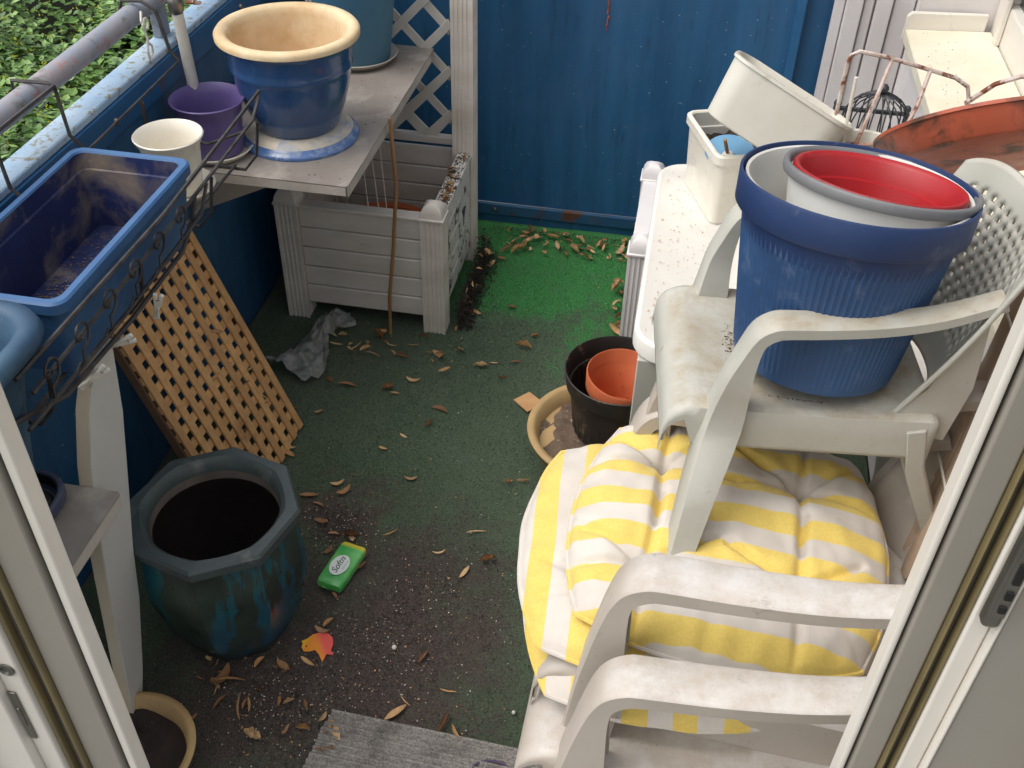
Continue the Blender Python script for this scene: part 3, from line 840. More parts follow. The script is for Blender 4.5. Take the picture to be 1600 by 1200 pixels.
def white_planter(label, loc, wx, wy, mats, trellis=False, rows=5):
    t = thing('white_planter', label, 'planter', loc)
    ps = 0.056
    ztop = 0.325
    for ix, (sx, sy) in enumerate(((0, 0), (1, 0), (0, 1), (1, 1))):
        x = ps / 2 + sx * (wx - ps)
        y = ps / 2 + sy * (wy - ps)
        tall = trellis and sy == 1
        me = fluted(ps, 0.0, 1.25 if tall else 0.33).xf(Matrix.Translation((x, y, 0)))
        po = me.build('post', mats[0], t)
        if not tall:
            b = MB()
            h = ps / 2
            prof = [(h + 0.003, 0.3305), (h + 0.003, 0.336), (h + 0.0, 0.3365), (h - 0.002, 0.35), (h - 0.008, 0.362), (h - 0.018, 0.37), (0.002, 0.373)]
            b.loft([[(x - q, y - q, z), (x + q, y - q, z), (x + q, y + q, z), (x - q, y + q, z)] for q, z in prof])
            b.build('cap', mats[0], po, 0.001)
    bh = (ztop - 0.045) / rows
    for side in range(4):
        for k in range(rows):
            z0 = 0.045 + k * bh
            z1 = z0 + bh
            e = 0.018
            if side == 0: bxs = (ps, wx - ps, 0.010, 0.010 + e)
            elif side == 1: bxs = (ps, wx - ps, wy - 0.010 - e, wy - 0.010)
            elif side == 2: bxs = (0.010, 0.010 + e, ps, wy - ps)
            else: bxs = (wx - 0.010 - e, wx - 0.010, ps, wy - ps)
            MB().box(bxs[0], bxs[1], bxs[2], bxs[3], z0 + 0.0012, z1 - 0.0012).build('board', mats[1] if side == 3 else mats[0], t, 0.0035)
    MB().box(0.03, wx - 0.03, 0.03, wy - 0.03, 0.05, 0.06).build('bottom', mats[0], t)
    rim = MB().box(ps, wx - ps, 0.005, 0.040, ztop - 0.0005, ztop + 0.008).build('rim_board', mats[0], t, 0.002)
    MB().box(wx - 0.042, wx - 0.004, ps, wy - ps, ztop - 0.0005, ztop + 0.008).build('rim_board', mats[1], t, 0.002)
    MB().box(0.004, 0.042, ps, wy - ps, ztop - 0.0005, ztop + 0.008).build('rim_board', mats[0], t, 0.002)
    if trellis:
        x0, x1, z0, z1 = ps, wx - ps, 0.345, 1.20
        yb = wy - 0.03
        MB().box(x0, x1, yb - 0.012, yb + 0.012, z0, z0 + 0.02).build('trellis_rail', M_TRELLIS, t, 0.002)
        MB().box(x0, x1, yb - 0.012, yb + 0.012, z1, z1 + 0.02).build('trellis_rail', M_TRELLIS, t, 0.002)
        pitch = 0.118
        for s in (1, -1):
            c = -2.0
            while c < 2.5:
                # line: x = xm + a, z = c + s*a ; clip to the frame
                pts = []
                lo, hi = x0, x1
                if s == 1:
                    lo = max(lo, x0 + (z0 + 0.018 - c)); hi = min(hi, x0 + (z1 + 0.002 - c))
                else:
                    lo = max(lo, x0 + (c - z1 - 0.002)); hi = min(hi, x0 + (c - z0 - 0.018))
                if hi - lo > 0.015:
                    A = Vector((lo, 0, c + s * (lo - x0)))
                    B = Vector((hi, 0, c + s * (hi - x0)))
                    d = (B - A).normalized()
                    n_ = Vector((-d.z, 0, d.x)) * 0.0145
                    yo = yb + (-0.0072 if s == 1 else -0.001)
                    poly = [A + n_, B + n_, B - n_, A - n_]
                    poly = [(min(max(q.x, x0), x1), min(max(q.z, z0 + 0.001), z1 + 0.019)) for q in poly]
                    MB().prism(poly, 'y', yo, yo + 0.006).build('trellis_slat', M_TRELLIS, t, 0.001)
                c += pitch
    return t
pl = white_planter('white plastic planter box with trellis under the grey shelf, moss on its side', (-0.935, 2.045, 0.0), 0.418, 0.408, (M_PLANT, M_PLANT2), True)
t = MB().lathe([(0.001, 0.0), (0.118, 0.0), (0.13, 0.10), (0.135, 0.105), (0.13, 0.108), (0.12, 0.1), (0.11, 0.02), (0.001, 0.02)], 40).build('clay_bowl', M_TERRA)
t.location = (-0.73, 2.26, 0.0605)
tag(t, 'brown clay bowl inside the white planter with trellis', 'bowl')
white_planter('clean white fluted planter half hidden behind the white table', (-0.073, 2.0, 0.0), 0.41, 0.41, (M_PLANT3, M_PLANT3), False)

# bamboo cane and strings
t = MB().tube([(-0.608, 1.975, 0.62), (-0.606, 1.985, 0.45), (-0.625, 1.995, 0.28), (-0.648, 2.012, 0.12), (-0.655, 2.022, 0.0)], 0.0045, 8).build('bamboo_cane', M_BAMBOO)
tag(t, 'thin brown cane standing in front of the white planter', 'cane')
for i, (xx, yy, x2, y2) in enumerate(((-0.70, 2.03, -0.715, 2.12), (-0.675, 2.02, -0.69, 2.13), (-0.645, 2.0, -0.675, 2.14))):
    o = MB().tube([(xx, yy, 0.573), (x2, y2, 0.17)], 0.0013, 5).build('string', M_STRING)
    tag(o, ('left', 'middle', 'right')[i] + ' of three thin white strings hanging from shelf into planter', 'string', 'strings hanging from the shelf')

# ------------------------------------------------------------------ octagonal pot and things on the floor at the left
t = thing('octagonal_pot', 'large octagonal dark glazed pot with blue drips and grey rim', 'pot', (-0.692, 1.10, 0.0), R(8))
def octmat():
    k = NT('dark_drip_glaze')
    v = k.coord((11, 11, 2.2))
    f = k.ramp(k.noise(1.3, 5, 0.65, v), 0.54, 0.575)
    c = k.mix(k.ramp(k.noise(9, 5), 0.35, 0.7), rgb(34, 44, 38), rgb(62, 74, 64))
    c = k.mix(k.ramp(k.noise(4, 4), 0.5, 0.7, 0, 0.5), c, rgb(24, 60, 74))
    c = k.mix(k.math('MULTIPLY', f, 0.6), c, k.mix(k.ramp(k.noise(6, 3), 0.4, 0.6), rgb(20, 104, 116), rgb(18, 78, 112)))
    c = k.mix(k.ramp(k.noise(120, 3), 0.7, 0.75, 0, 0.5), c, rgb(130, 128, 110))
    k.col(c); k.rough(k.ramp(k.noise(12, 4), 0.3, 0.7, 0.22, 0.55)); k.bump(k.noise(30, 5), 0.15, 0.002)
    return k.m
M_OCT = octmat()
M_OCTR = worn('grey_glazed_rim', rgb(78, 88, 88), 0.45, rgb(58, 66, 66), 8, 0.8, rgb(104, 108, 102), 16, 0.56, 0.7, rgb(150, 150, 140), 140, 0.7, 0.74)
M_OCTI = worn('dark_pot_inside', rgb(44, 34, 30), 0.8, rgb(30, 24, 22), 7, 0.8)
def octring(r, z, k):
    """k=1 octagon, 0 circle"""
    out = []
    for j in range(64):
        a = 2 * math.pi * j / 64
        h = math.pi / 8
        q = math.cos(h) / math.cos((a % (2 * h)) - h)
        out.append((r * (1 - k + k * q) * math.cos(a), r * (1 - k + k * q) * math.sin(a), z))
    return out
def octring8(r, z):
    return [(r * math.cos(j * math.pi / 4), r * math.sin(j * math.pi / 4), z) for j in range(8)]
body = MB().loft([octring(0.092, 0.0, 0.8), octring(0.098, 0.006, 0.8), octring(0.124, 0.075, 0.8), octring(0.143, 0.16, 0.85), octring(0.146, 0.21, 0.9), octring(0.141, 0.255, 1), octring(0.1375, 0.283, 1)], caps=False)
body.f.append(tuple(range(63, -1, -1)))
body.build('body', M_OCT, t, angle=25)
rim = MB().loft([octring(0.138, 0.2832, 1), octring(0.1475, 0.288, 1), octring(0.149, 0.306, 1), octring(0.145, 0.312, 1), octring(0.124, 0.313, 0.45), octring(0.119, 0.309, 0.4), octring(0.1125, 0.302, 0.15), octring(0.1085, 0.288, 0)], caps=False)
rim.build('rim', M_OCTR, t, angle=30)
lip = MB().loft([octring(0.1085, 0.2878, 0), octring(0.1075, 0.27, 0)], caps=False)
lip.build('worn_lip', worn('bare_grey_clay', rgb(128, 118, 108), 0.85, rgb(96, 86, 78), 12, 0.8), t)
ins = MB().loft([octring(0.1075, 0.2699, 0), octring(0.13, 0.22, 0), octring(0.11, 0.06, 0), octring(0.08, 0.02, 0)], caps=False)
ins.f.append(tuple(range(3 * 64, 4 * 64)))
ins.build('inside', M_OCTI, t)

t = thing('clay_dish', 'tan rimmed clay dish of soil half hidden behind the left door frame', 'dish', (-0.745, 0.775, 0.001))
MB().lathe([(0.001, 0), (0.08, 0), (0.1, 0.055), (0.108, 0.058), (0.109, 0.064), (0.104, 0.067), (0.096, 0.064), (0.088, 0.03), (0.001, 0.028)], 48).build('dish', M_TAN, t, angle=60)
MB().grid(14, 14, lambda u, v: ((lambda a, r: (r * math.cos(a), r * math.sin(a), 0.036 + 0.012 * nz3(r * 40 * math.cos(a), r * 40 * math.sin(a), 2)))(v * 2 * math.pi, u * 0.092))).build('soil', M_SOIL, t)

# tissue packet
t = thing('tissue_packet', 'green tissue packet with white oval lying on the carpet', 'tissue packet', (-0.538, 1.250, 0.002), R(79))
k = NT('green_packet_film')
f = k.noise(16, 4)
c = k.mix(k.ramp(f, 0.35, 0.7), rgb(70, 168, 84), rgb(132, 208, 122))
s = k.n('ShaderNodeSeparateXYZ'); k.l(k.tc.outputs['Object'], s.inputs[0])
c = k.mix(k.ramp(s.outputs[0], 0.040, 0.046), c, rgb(212, 200, 70))
k.col(c); k.rough(0.25); k.bump(k.noise(40, 4), 0.4, 0.003)
def packf(u, v, top):
    x = (u - 0.5) * 0.108
    y = (v - 0.5) * 0.054
    return x, y
rings = []
for i in range(13):
    q = i / 12
    x = (q - 0.5) * 0.108
    e = 1 - max(0, abs(q - 0.5) * 2 - 0.84) / 0.16 * 0.22
    hw = 0.027 * (1 - (1 - e) * 0.3)
    h = 0.023 * e + 0.002 * nz3(x * 60, 1, 2)
    rings.append([(x, a, b + 0.0005) for a, b in rrect(-hw, hw, (0.023 - h) / 2, (0.023 + h) / 2, 0.006, 3)])
MB().loft(rings).build('wrapper', k.m, t, angle=50)
ov = MB()
ov.add([(0.026 * math.cos(a) - 0.008, 0.0185 * math.sin(a), 0.0262) for a in [i * math.pi / 16 for i in range(32)]], [tuple(range(32))])
ov.build('label_oval', worn('white_print', rgb(226, 232, 226), 0.3, bump=0), t)
def text(body, size, mat, parent, loc, rot=(0, 0, 0), shear=0.0, name='lettering'):
    cu = bpy.data.curves.new(name, 'FONT')
    cu.body = body
    cu.size = size
    cu.shear = shear
    cu.align_x = 'CENTER'
    cu.align_y = 'CENTER'
    tmp = bpy.data.objects.new('tmp', cu)
    COL.objects.link(tmp)
    bpy.context.view_layer.update()
    me = bpy.data.meshes.new_from_object(tmp.evaluated_get(bpy.context.evaluated_depsgraph_get()))
    bpy.data.objects.remove(tmp)
    me.materials.clear()
    me.materials.append(mat)
    o = put(name, me, parent)
    o.location = loc
    o.rotation_euler = rot
    return o
M_INK = worn('dark_green_ink', rgb(40, 62, 52), 0.4, bump=0)
text('Softis', 0.019, M_INK, t, (-0.008, 0.002, 0.0266), shear=0.35)
text('fein & soft', 0.0055, worn('pale_green_ink', rgb(140, 176, 150), 0.4, bump=0), t, (-0.004, -0.0105, 0.0266), shear=0.35, name='small_lettering')
MB().add([(-0.054, -0.014, 0.012), (-0.063, -0.006, 0.016), (-0.061, 0.01, 0.014), (-0.054, 0.016, 0.012), (-0.056, 0.0, 0.008)], [(0, 1, 4), (1, 2, 4), (2, 3, 4)]).build('torn_flap', k.m, t)

# bird cut-out
def bezpoly(pts):
    return pts
bird = [(-0.034, 0.0), (-0.026, 0.008), (-0.020, 0.020), (-0.008, 0.029), (0.006, 0.031), (0.018, 0.025), (0.025, 0.012), (0.027, -0.003), (0.035, -0.010), (0.022, -0.012), (0.022, -0.030), (0.008, -0.016), (-0.002, -0.010), (-0.010, -0.016), (-0.020, -0.019), (-0.028, -0.012), (-0.029, -0.004)]
t = thing('paper_bird', 'orange and pink bird cut-out lying on the soil', 'cut-out', (-0.527, 1.068, 0.004), R(-6))
k = NT('orange_pink_card')
s = k.n('ShaderNodeSeparateXYZ'); k.l(k.tc.outputs['Object'], s.inputs[0])
q = k.math('ADD', s.outputs[0], k.math('MULTIPLY', s.outputs[1], 0.9))
q = k.math('ADD', q, k.math('MULTIPLY', k.noise(60, 3), 0.012))
c = k.mix(k.ramp(q, 0.004, 0.022), rgb(242, 150, 50), rgb(238, 96, 84))
c = k.mix(k.ramp(s.outputs[0], -0.03, -0.02, 1, 0), c, rgb(242, 196, 50))
k.col(c); k.rough(0.6)
MB().prism(bird, 'z', 0.0, 0.0025).build('card', k.m, t, 0.0006)
MB().lathe([(0.0016, 0.0026), (0.0016, 0.003), (0.001, 0.0032)], 10, -0.02, -0.008).build('eye', M_DARK, t)

# doormat
t = thing('doormat', 'ribbed grey doormat at the bottom edge', 'doormat', (-0.46, 0.945, 0.004), R(-2))
poly = []
NR = 34
def matz(u, v):
    x = v * 0.62
    y = -u * 0.42
    z = 0.003 + 0.0032 * math.sin(u * 0.42 / 0.0122 * 2 * math.pi) + 0.0012 * nz3(x * 60, y * 60, 0)
    x += 0.004 * nz3(u * 14, 1.2, 0) * (1 if v < 0.1 else 0)
    return (x - 0.03 * u * 1.2, y, z + 0.002)
MB().grid(290, 30, matz).build('pile', M_MAT, t)
MB().prism([(0.0, 0.0), (0.62, 0.0), (0.58, -0.42), (-0.035, -0.42)], 'z', -0.001, 0.0012).build('backing', M_GASKETD, t)
M_PURL = worn('purple_line', rgb(84, 70, 96), 0.9)
def arcs(pts, r):
    return MB().tube(pts, r, 6)
pts = []
for cx_, rr in ((0.30, 0.034), (0.375, 0.034)):
    for i in range(9):
        a = math.pi * (1 - i / 8)
        pts.append((cx_ + rr * math.cos(a), -0.055 + 0.022 * math.sin(a), 0.0062))
arcs(pts, 0.0022).build('printed_outline', M_PURL, t)

# crumpled grey film
t = MB()
def bagf(u, v):
    ctr = Vector((-0.865, 1.80, 0)).lerp(Vector((-0.775, 2.03, 0)), u)
    ctr += Vector((0.02, -0.015, 0)) * math.sin(u * 6)
    wd = Vector((0.93, -0.36, 0)) * (0.045 + 0.02 * math.sin(u * 5 + 1)) * (v - 0.5) * 2
    z = 0.018 + 0.03 * (1 - (2 * v - 1) ** 2) + 0.022 * nz3(u * 7, v * 5, 3) + 0.012 * nz3(u * 18, v * 12, 1)
    q = ctr + wd
    return (q.x + 0.01 * nz3(u * 9, v * 9, 7), q.y + 0.01 * nz3(u * 9, v * 9, 9), max(0.004, z))
t = MB().grid(36, 18, bagf).build('plastic_film', M_BAG, angle=0)
tag(t, 'crumpled strip of grey plastic film between lattice and white planter', 'plastic film')

# ------------------------------------------------------------------ middle: clay bowl, black pot
t = thing('clay_bowl', 'wide tan clay bowl with dry soil under the black pot', 'bowl', (-0.075, 1.66, 0.002))
MB().lathe([(0.001, 0), (0.12, 0), (0.15, 0.085), (0.161, 0.09), (0.163, 0.1), (0.157, 0.105), (0.146, 0.102), (0.135, 0.07), (0.001, 0.06)], 56).build('bowl', M_TAN, t, angle=60)
MB().grid(20, 40, lambda u, v: ((lambda a, r: (r * math.cos(a), r * math.sin(a), 0.071 + 0.012 * nz3(r * 30 * math.cos(a), r * 30 * math.sin(a), 2)))(v * 2 * math.pi, u * 0.141))).build('soil', M_DIRTB, t)
t = thing('nursery_pot', 'black ribbed nursery pot standing in the tan bowl', 'pot', (-0.052, 1.70, 0.078))
b = MB()
rings = []
for z, r in ((0.0, 0.085), (0.003, 0.089), (0.118, 0.101)):
    ring = []
    for j in range(120):
        a = 2 * math.pi * j / 120
        ring.append(((r + (0.0025 if j % 4 < 2 else 0)) * math.cos(a), (r + (0.0025 if j % 4 < 2 else 0)) * math.sin(a), z))
    rings.append(ring)
b.loft(rings, caps=False)
b.f.append(tuple(range(119, -1, -1)))
b.build('ribbed_wall', M_BLACKP, t, angle=30)
b = MB().lathe([(0.102, 0.118), (0.112, 0.121), (0.117, 0.158), (0.1175, 0.161), (0.115, 0.162), (0.1125, 0.158), (0.106, 0.122), (0.09, 0.01)], 64)
b.f = b.f[:-2]
b.f.append(tuple(range(7 * 64, 8 * 64)))
b.build('rim', M_BLACKP, t, angle=50)
t = thing('flower_pot', 'orange terracotta pot sunk inside the black pot', 'pot', (-0.050, 1.694, 0.108))
t.rotation_euler = (R(3), R(4), 0)
MB().lathe([(0.001, 0), (0.056, 0), (0.07, 0.09), (0.078, 0.093), (0.081, 0.13), (0.0785, 0.133), (0.0755, 0.13), (0.0735, 0.1), (0.067, 0.094), (0.052, 0.015), (0.001, 0.014)], 56).build('body', M_TERRA, t, angle=50)
t = MB().prism([(-0.03, 0.0), (0.002, 0.036), (0.042, 0.004), (0.01, -0.036)], 'z', 0.002, 0.0055).build('card_scrap', M_PAPER, None, 0.0005)
t.location = (-0.268, 1.822, 0.004)
tag(t, 'square scrap of orange cardboard beside the tan bowl', 'cardboard')

# ------------------------------------------------------------------ table and what stands on it
t = thing('plastic_table', 'white plastic table with stained top beside the chairs', 'table', (0.222, 1.615, -0.05))
hx, hy = 0.249, 0.315
top = [[(a, b, z) for a, b in rrect(-hx + e, hx - e, -hy + e, hy - e, 0.06 - e, 8)] for e, z in ((0.004, 0.625), (0.0, 0.628), (0.0, 0.655), (0.003, 0.66), (0.008, 0.661), (0.010, 0.6595))]
MB().loft(top).build('table_top', M_TABLE, t, angle=50)
for sx in (-1, 1):
    for sy in (-1, 1):
        MB().loft([[(sx * (hx - 0.012 - q[0]), sy * (hy - 0.012 - q[1]), z) for q in ((0, 0), (wd, 0), (wd, 0.012), (0.012, 0.012), (0.012, wd), (0, wd))]
                   for z, wd, in ((0.624, 0.085), (0.45, 0.06), (0.05, 0.04))]).build('leg', M_CHAIR, t, 0.002)
TZ = 0.6115

t = thing('white_trough', 'upright white planter box with soil standing on the table', 'planter', (0.093, 1.80, TZ), R(20))
trough(t, -0.056, 0.10, -0.105, 0.09, 0.0, 0.142, M_WCER, M_LINER, 0.012, 0.009, 0.018)
MB().grid(20, 20, lambda u, v: (-0.04 + u * 0.12, -0.088 + v * 0.16, 0.098 + 0.02 * nz3(u * 9, v * 9, 1))).build('soil', M_SOIL, t)
t = thing('broken_pot_disc', 'pale blue broken disc with a peg lying on soil in the white planter', 'disc', (0.100, 1.765, TZ + 0.112))
t.rotation_euler = (R(12), R(-8), R(30))
MB().lathe([(0.001, 0), (0.044, 0), (0.046, 0.003), (0.044, 0.007), (0.02, 0.012), (0.001, 0.012)], 36).build('disc', worn('pale_blue_plastic', rgb(112, 160, 192), 0.5, rgb(90, 136, 172), 12, 0.7), t)
MB().tube([(-0.012, -0.014, 0.01), (-0.02, -0.008, 0.045)], 0.0035, 8).build('stick', M_BAMBOO, t)
MB().lathe([(0.011, 0.0121), (0.008, 0.016), (0.002, 0.017)], 12, -0.012, -0.014).build('glue_blob', M_PEG, t)

def frame(ox, oy, oz, xv, zv):
    """matrix with local x along xv and local z as near zv as possible"""
    x = Vector(xv).normalized(); z = Vector(zv); z = (z - x * z.dot(x)).normalized(); y = z.cross(x)
    mm = Matrix((x, y, z)).transposed().to_4x4(); mm.translation = Vector((ox, oy, oz)); return mm
t = thing('white_tub', 'oblong white tub tipped on its side across the white planter', 'tub')
t.matrix_world = frame(0.165, 1.68, 0.842, (0.155, -0.045, -0.066), (0.42, 0.22, 0.85))
def tring(e, z, r=0.04):
    return [(a, b, z) for a, b in rrect(-0.116 + e, 0.108 - e, -0.06 + e, 0.06 - e, r - e * 0.3, 8)]
MB().loft([tring(0.016, -0.055), tring(0.010, -0.052), tring(0.0, 0.045), tring(-0.003, 0.046), tring(-0.003, 0.051), tring(0.002, 0.052), tring(0.004, 0.049), tring(0.012, -0.036)]).build('shell', M_WPLAST, t, angle=45)

t = thing('white_pot', 'dirty white pot among the clutter behind the blue bucket', 'pot', (0.305, 1.625, TZ))
MB().lathe([(0.001, 0), (0.045, 0), (0.058, 0.2), (0.062, 0.21), (0.0615, 0.22), (0.057, 0.218), (0.05, 0.19), (0.036, 0.012), (0.001, 0.012)], 48).build('body', M_WPLAST, t)

t = thing('wire_rack', 'rusty white wire rack standing on the table', 'wire rack', (0, 0, 0))
def rod(name, pts, r=0.0036, m_=M_RUST):
    return MB().tube(pts, r, 7).build(name, m_, t)
rod('frame', [(0.262, 1.72, TZ + 0.004), (0.264, 1.72, 0.80), (0.264, 1.73, 0.925), (0.268, 1.732, 0.938), (0.28, 1.735, 0.944), (0.33, 1.74, 0.936), (0.40, 1.75, 0.918), (0.445, 1.75, 0.908), (0.468, 1.75, 0.895), (0.476, 1.75, 0.872), (0.478, 1.75, TZ + 0.004)])
rod('strut', [(0.335, 1.741, 0.934), (0.318, 1.70, 0.88), (0.298, 1.66, 0.82), (0.296, 1.655, TZ + 0.004)])
rod('strut', [(0.402, 1.75, 0.917), (0.388, 1.71, 0.87), (0.362, 1.67, 0.81), (0.36, 1.66, TZ + 0.004)])
rod('white_rod', [(0.272, 1.66, 0.93), (0.276, 1.66, 0.8), (0.278, 1.66, TZ + 0.003)], 0.0032, M_PEG)
rod('rim_wire', [(0.262, 1.70, 0.80), (0.30, 1.66, 0.815), (0.345, 1.66, 0.82), (0.39, 1.69, 0.815), (0.476, 1.74, 0.80)])
rod('arch', [(0.47, 1.74, 0.87), (0.50, 1.72, 0.915), (0.53, 1.70, 0.94), (0.57, 1.69, 0.945), (0.60, 1.69, 0.93)], 0.0042)

t = thing('birdcage_lantern', 'small black domed birdcage lantern on the table', 'lantern', (0.357, 1.86, TZ))
rc = 0.062
for i in range(20):
    a = i * 2 * math.pi / 20
    pts = [(rc * math.cos(a), rc * math.sin(a), z) for z in (0.0, 0.15)] + [(rc * math.cos(b) * math.cos(a), rc * math.cos(b) * math.sin(a), 0.15 + 0.062 * math.sin(b)) for b in (0.3, 0.6, 0.9, 1.2, 1.5)]
    MB().tube(pts, 0.0015, 5).build('bar', M_CAGE, t)
sq = 0.070
MB().box(-sq, sq, -sq, -sq + 0.008, 0.145, 0.152).box(-sq, sq, sq - 0.008, sq, 0.145, 0.152).box(-sq, -sq + 0.008, -sq + 0.008, sq - 0.008, 0.145, 0.152).box(sq - 0.008, sq, -sq + 0.008, sq - 0.008, 0.145, 0.152).build('collar', M_CAGE, t, 0.001)
MB().box(-sq, sq, -sq, sq, 0.0, 0.008).build('base', M_CAGE, t, 0.001)
def ball(x, y, z, r, name='ball'):
    MB().lathe([(0.0005, z - r)] + [(r * math.cos(b), z + r * math.sin(b)) for b in [R(d) for d in (-60, -30, 0, 30, 60)]] + [(0.0005, z + r)], 14, x, y).build(name, M_CAGE, t)
ball(0, 0, 0.221, 0.0095, 'finial')
for sx in (-1, 1):
    for sy in (-1, 1):
        ball(sx * (sq - 0.006), sy * (sq - 0.006), 0.159, 0.0075)
        MB().box(sx * (sq - 0.006) - 0.003, sx * (sq - 0.006) + 0.003, sy * (sq - 0.006) - 0.003, sy * (sq - 0.006) + 0.003, 0.008, 0.145).build('corner_post', M_CAGE, t)

t = thing('terracotta_saucer', 'big terracotta coloured plastic saucer tipped up behind the small chair', 'saucer')
t.matrix_world = frame(0.448, 1.42, 0.932, (0.95, 0.04, 0.20), (-0.16, 0.64, 0.76))
t.scale = (0.9, 0.9, 0.8)
MB().lathe([(0.001, 0), (0.155, 0), (0.160, 0.004), (0.178, 0.042), (0.182, 0.043), (0.182, 0.049), (0.177, 0.049), (0.158, 0.01), (0.001, 0.006)], 72).build('dish', M_TERRAD, t, angle=45)

# ------------------------------------------------------------------ monobloc chairs
def sweep(path, widths, yc, t_=0.006, lip=0.018, liplist=None):
    """inverted channel swept along a path of (x, z); normal is to the left of the path direction"""
    rings = []
    N = len(path)
    for i, (x, z) in enumerate(path):
        a = path[max(0, i - 1)]; b = path[min(N - 1, i + 1)]
        tx, tz = b[0] - a[0], b[1] - a[1]
        l_ = math.hypot(tx, tz); tx /= l_; tz /= l_
        nx, nz_ = tz, -tx
        hw = widths[i] / 2
        y0 = yc[i] if isinstance(yc, (list, tuple)) else yc
        li = liplist[i] if liplist else lip
        prof = [(-hw, 0), (-hw + 0.004, 0.003), (hw - 0.004, 0.003), (hw, 0), (hw, -li), (hw - t_, -li), (hw - t_, -t_), (-hw + t_, -t_), (-hw + t_, -li), (-hw, -li)]
        rings.append([(x + nx * q[1], y0 + q[0], z + nz_ * q[1]) for q in prof])
    return MB().loft(rings)

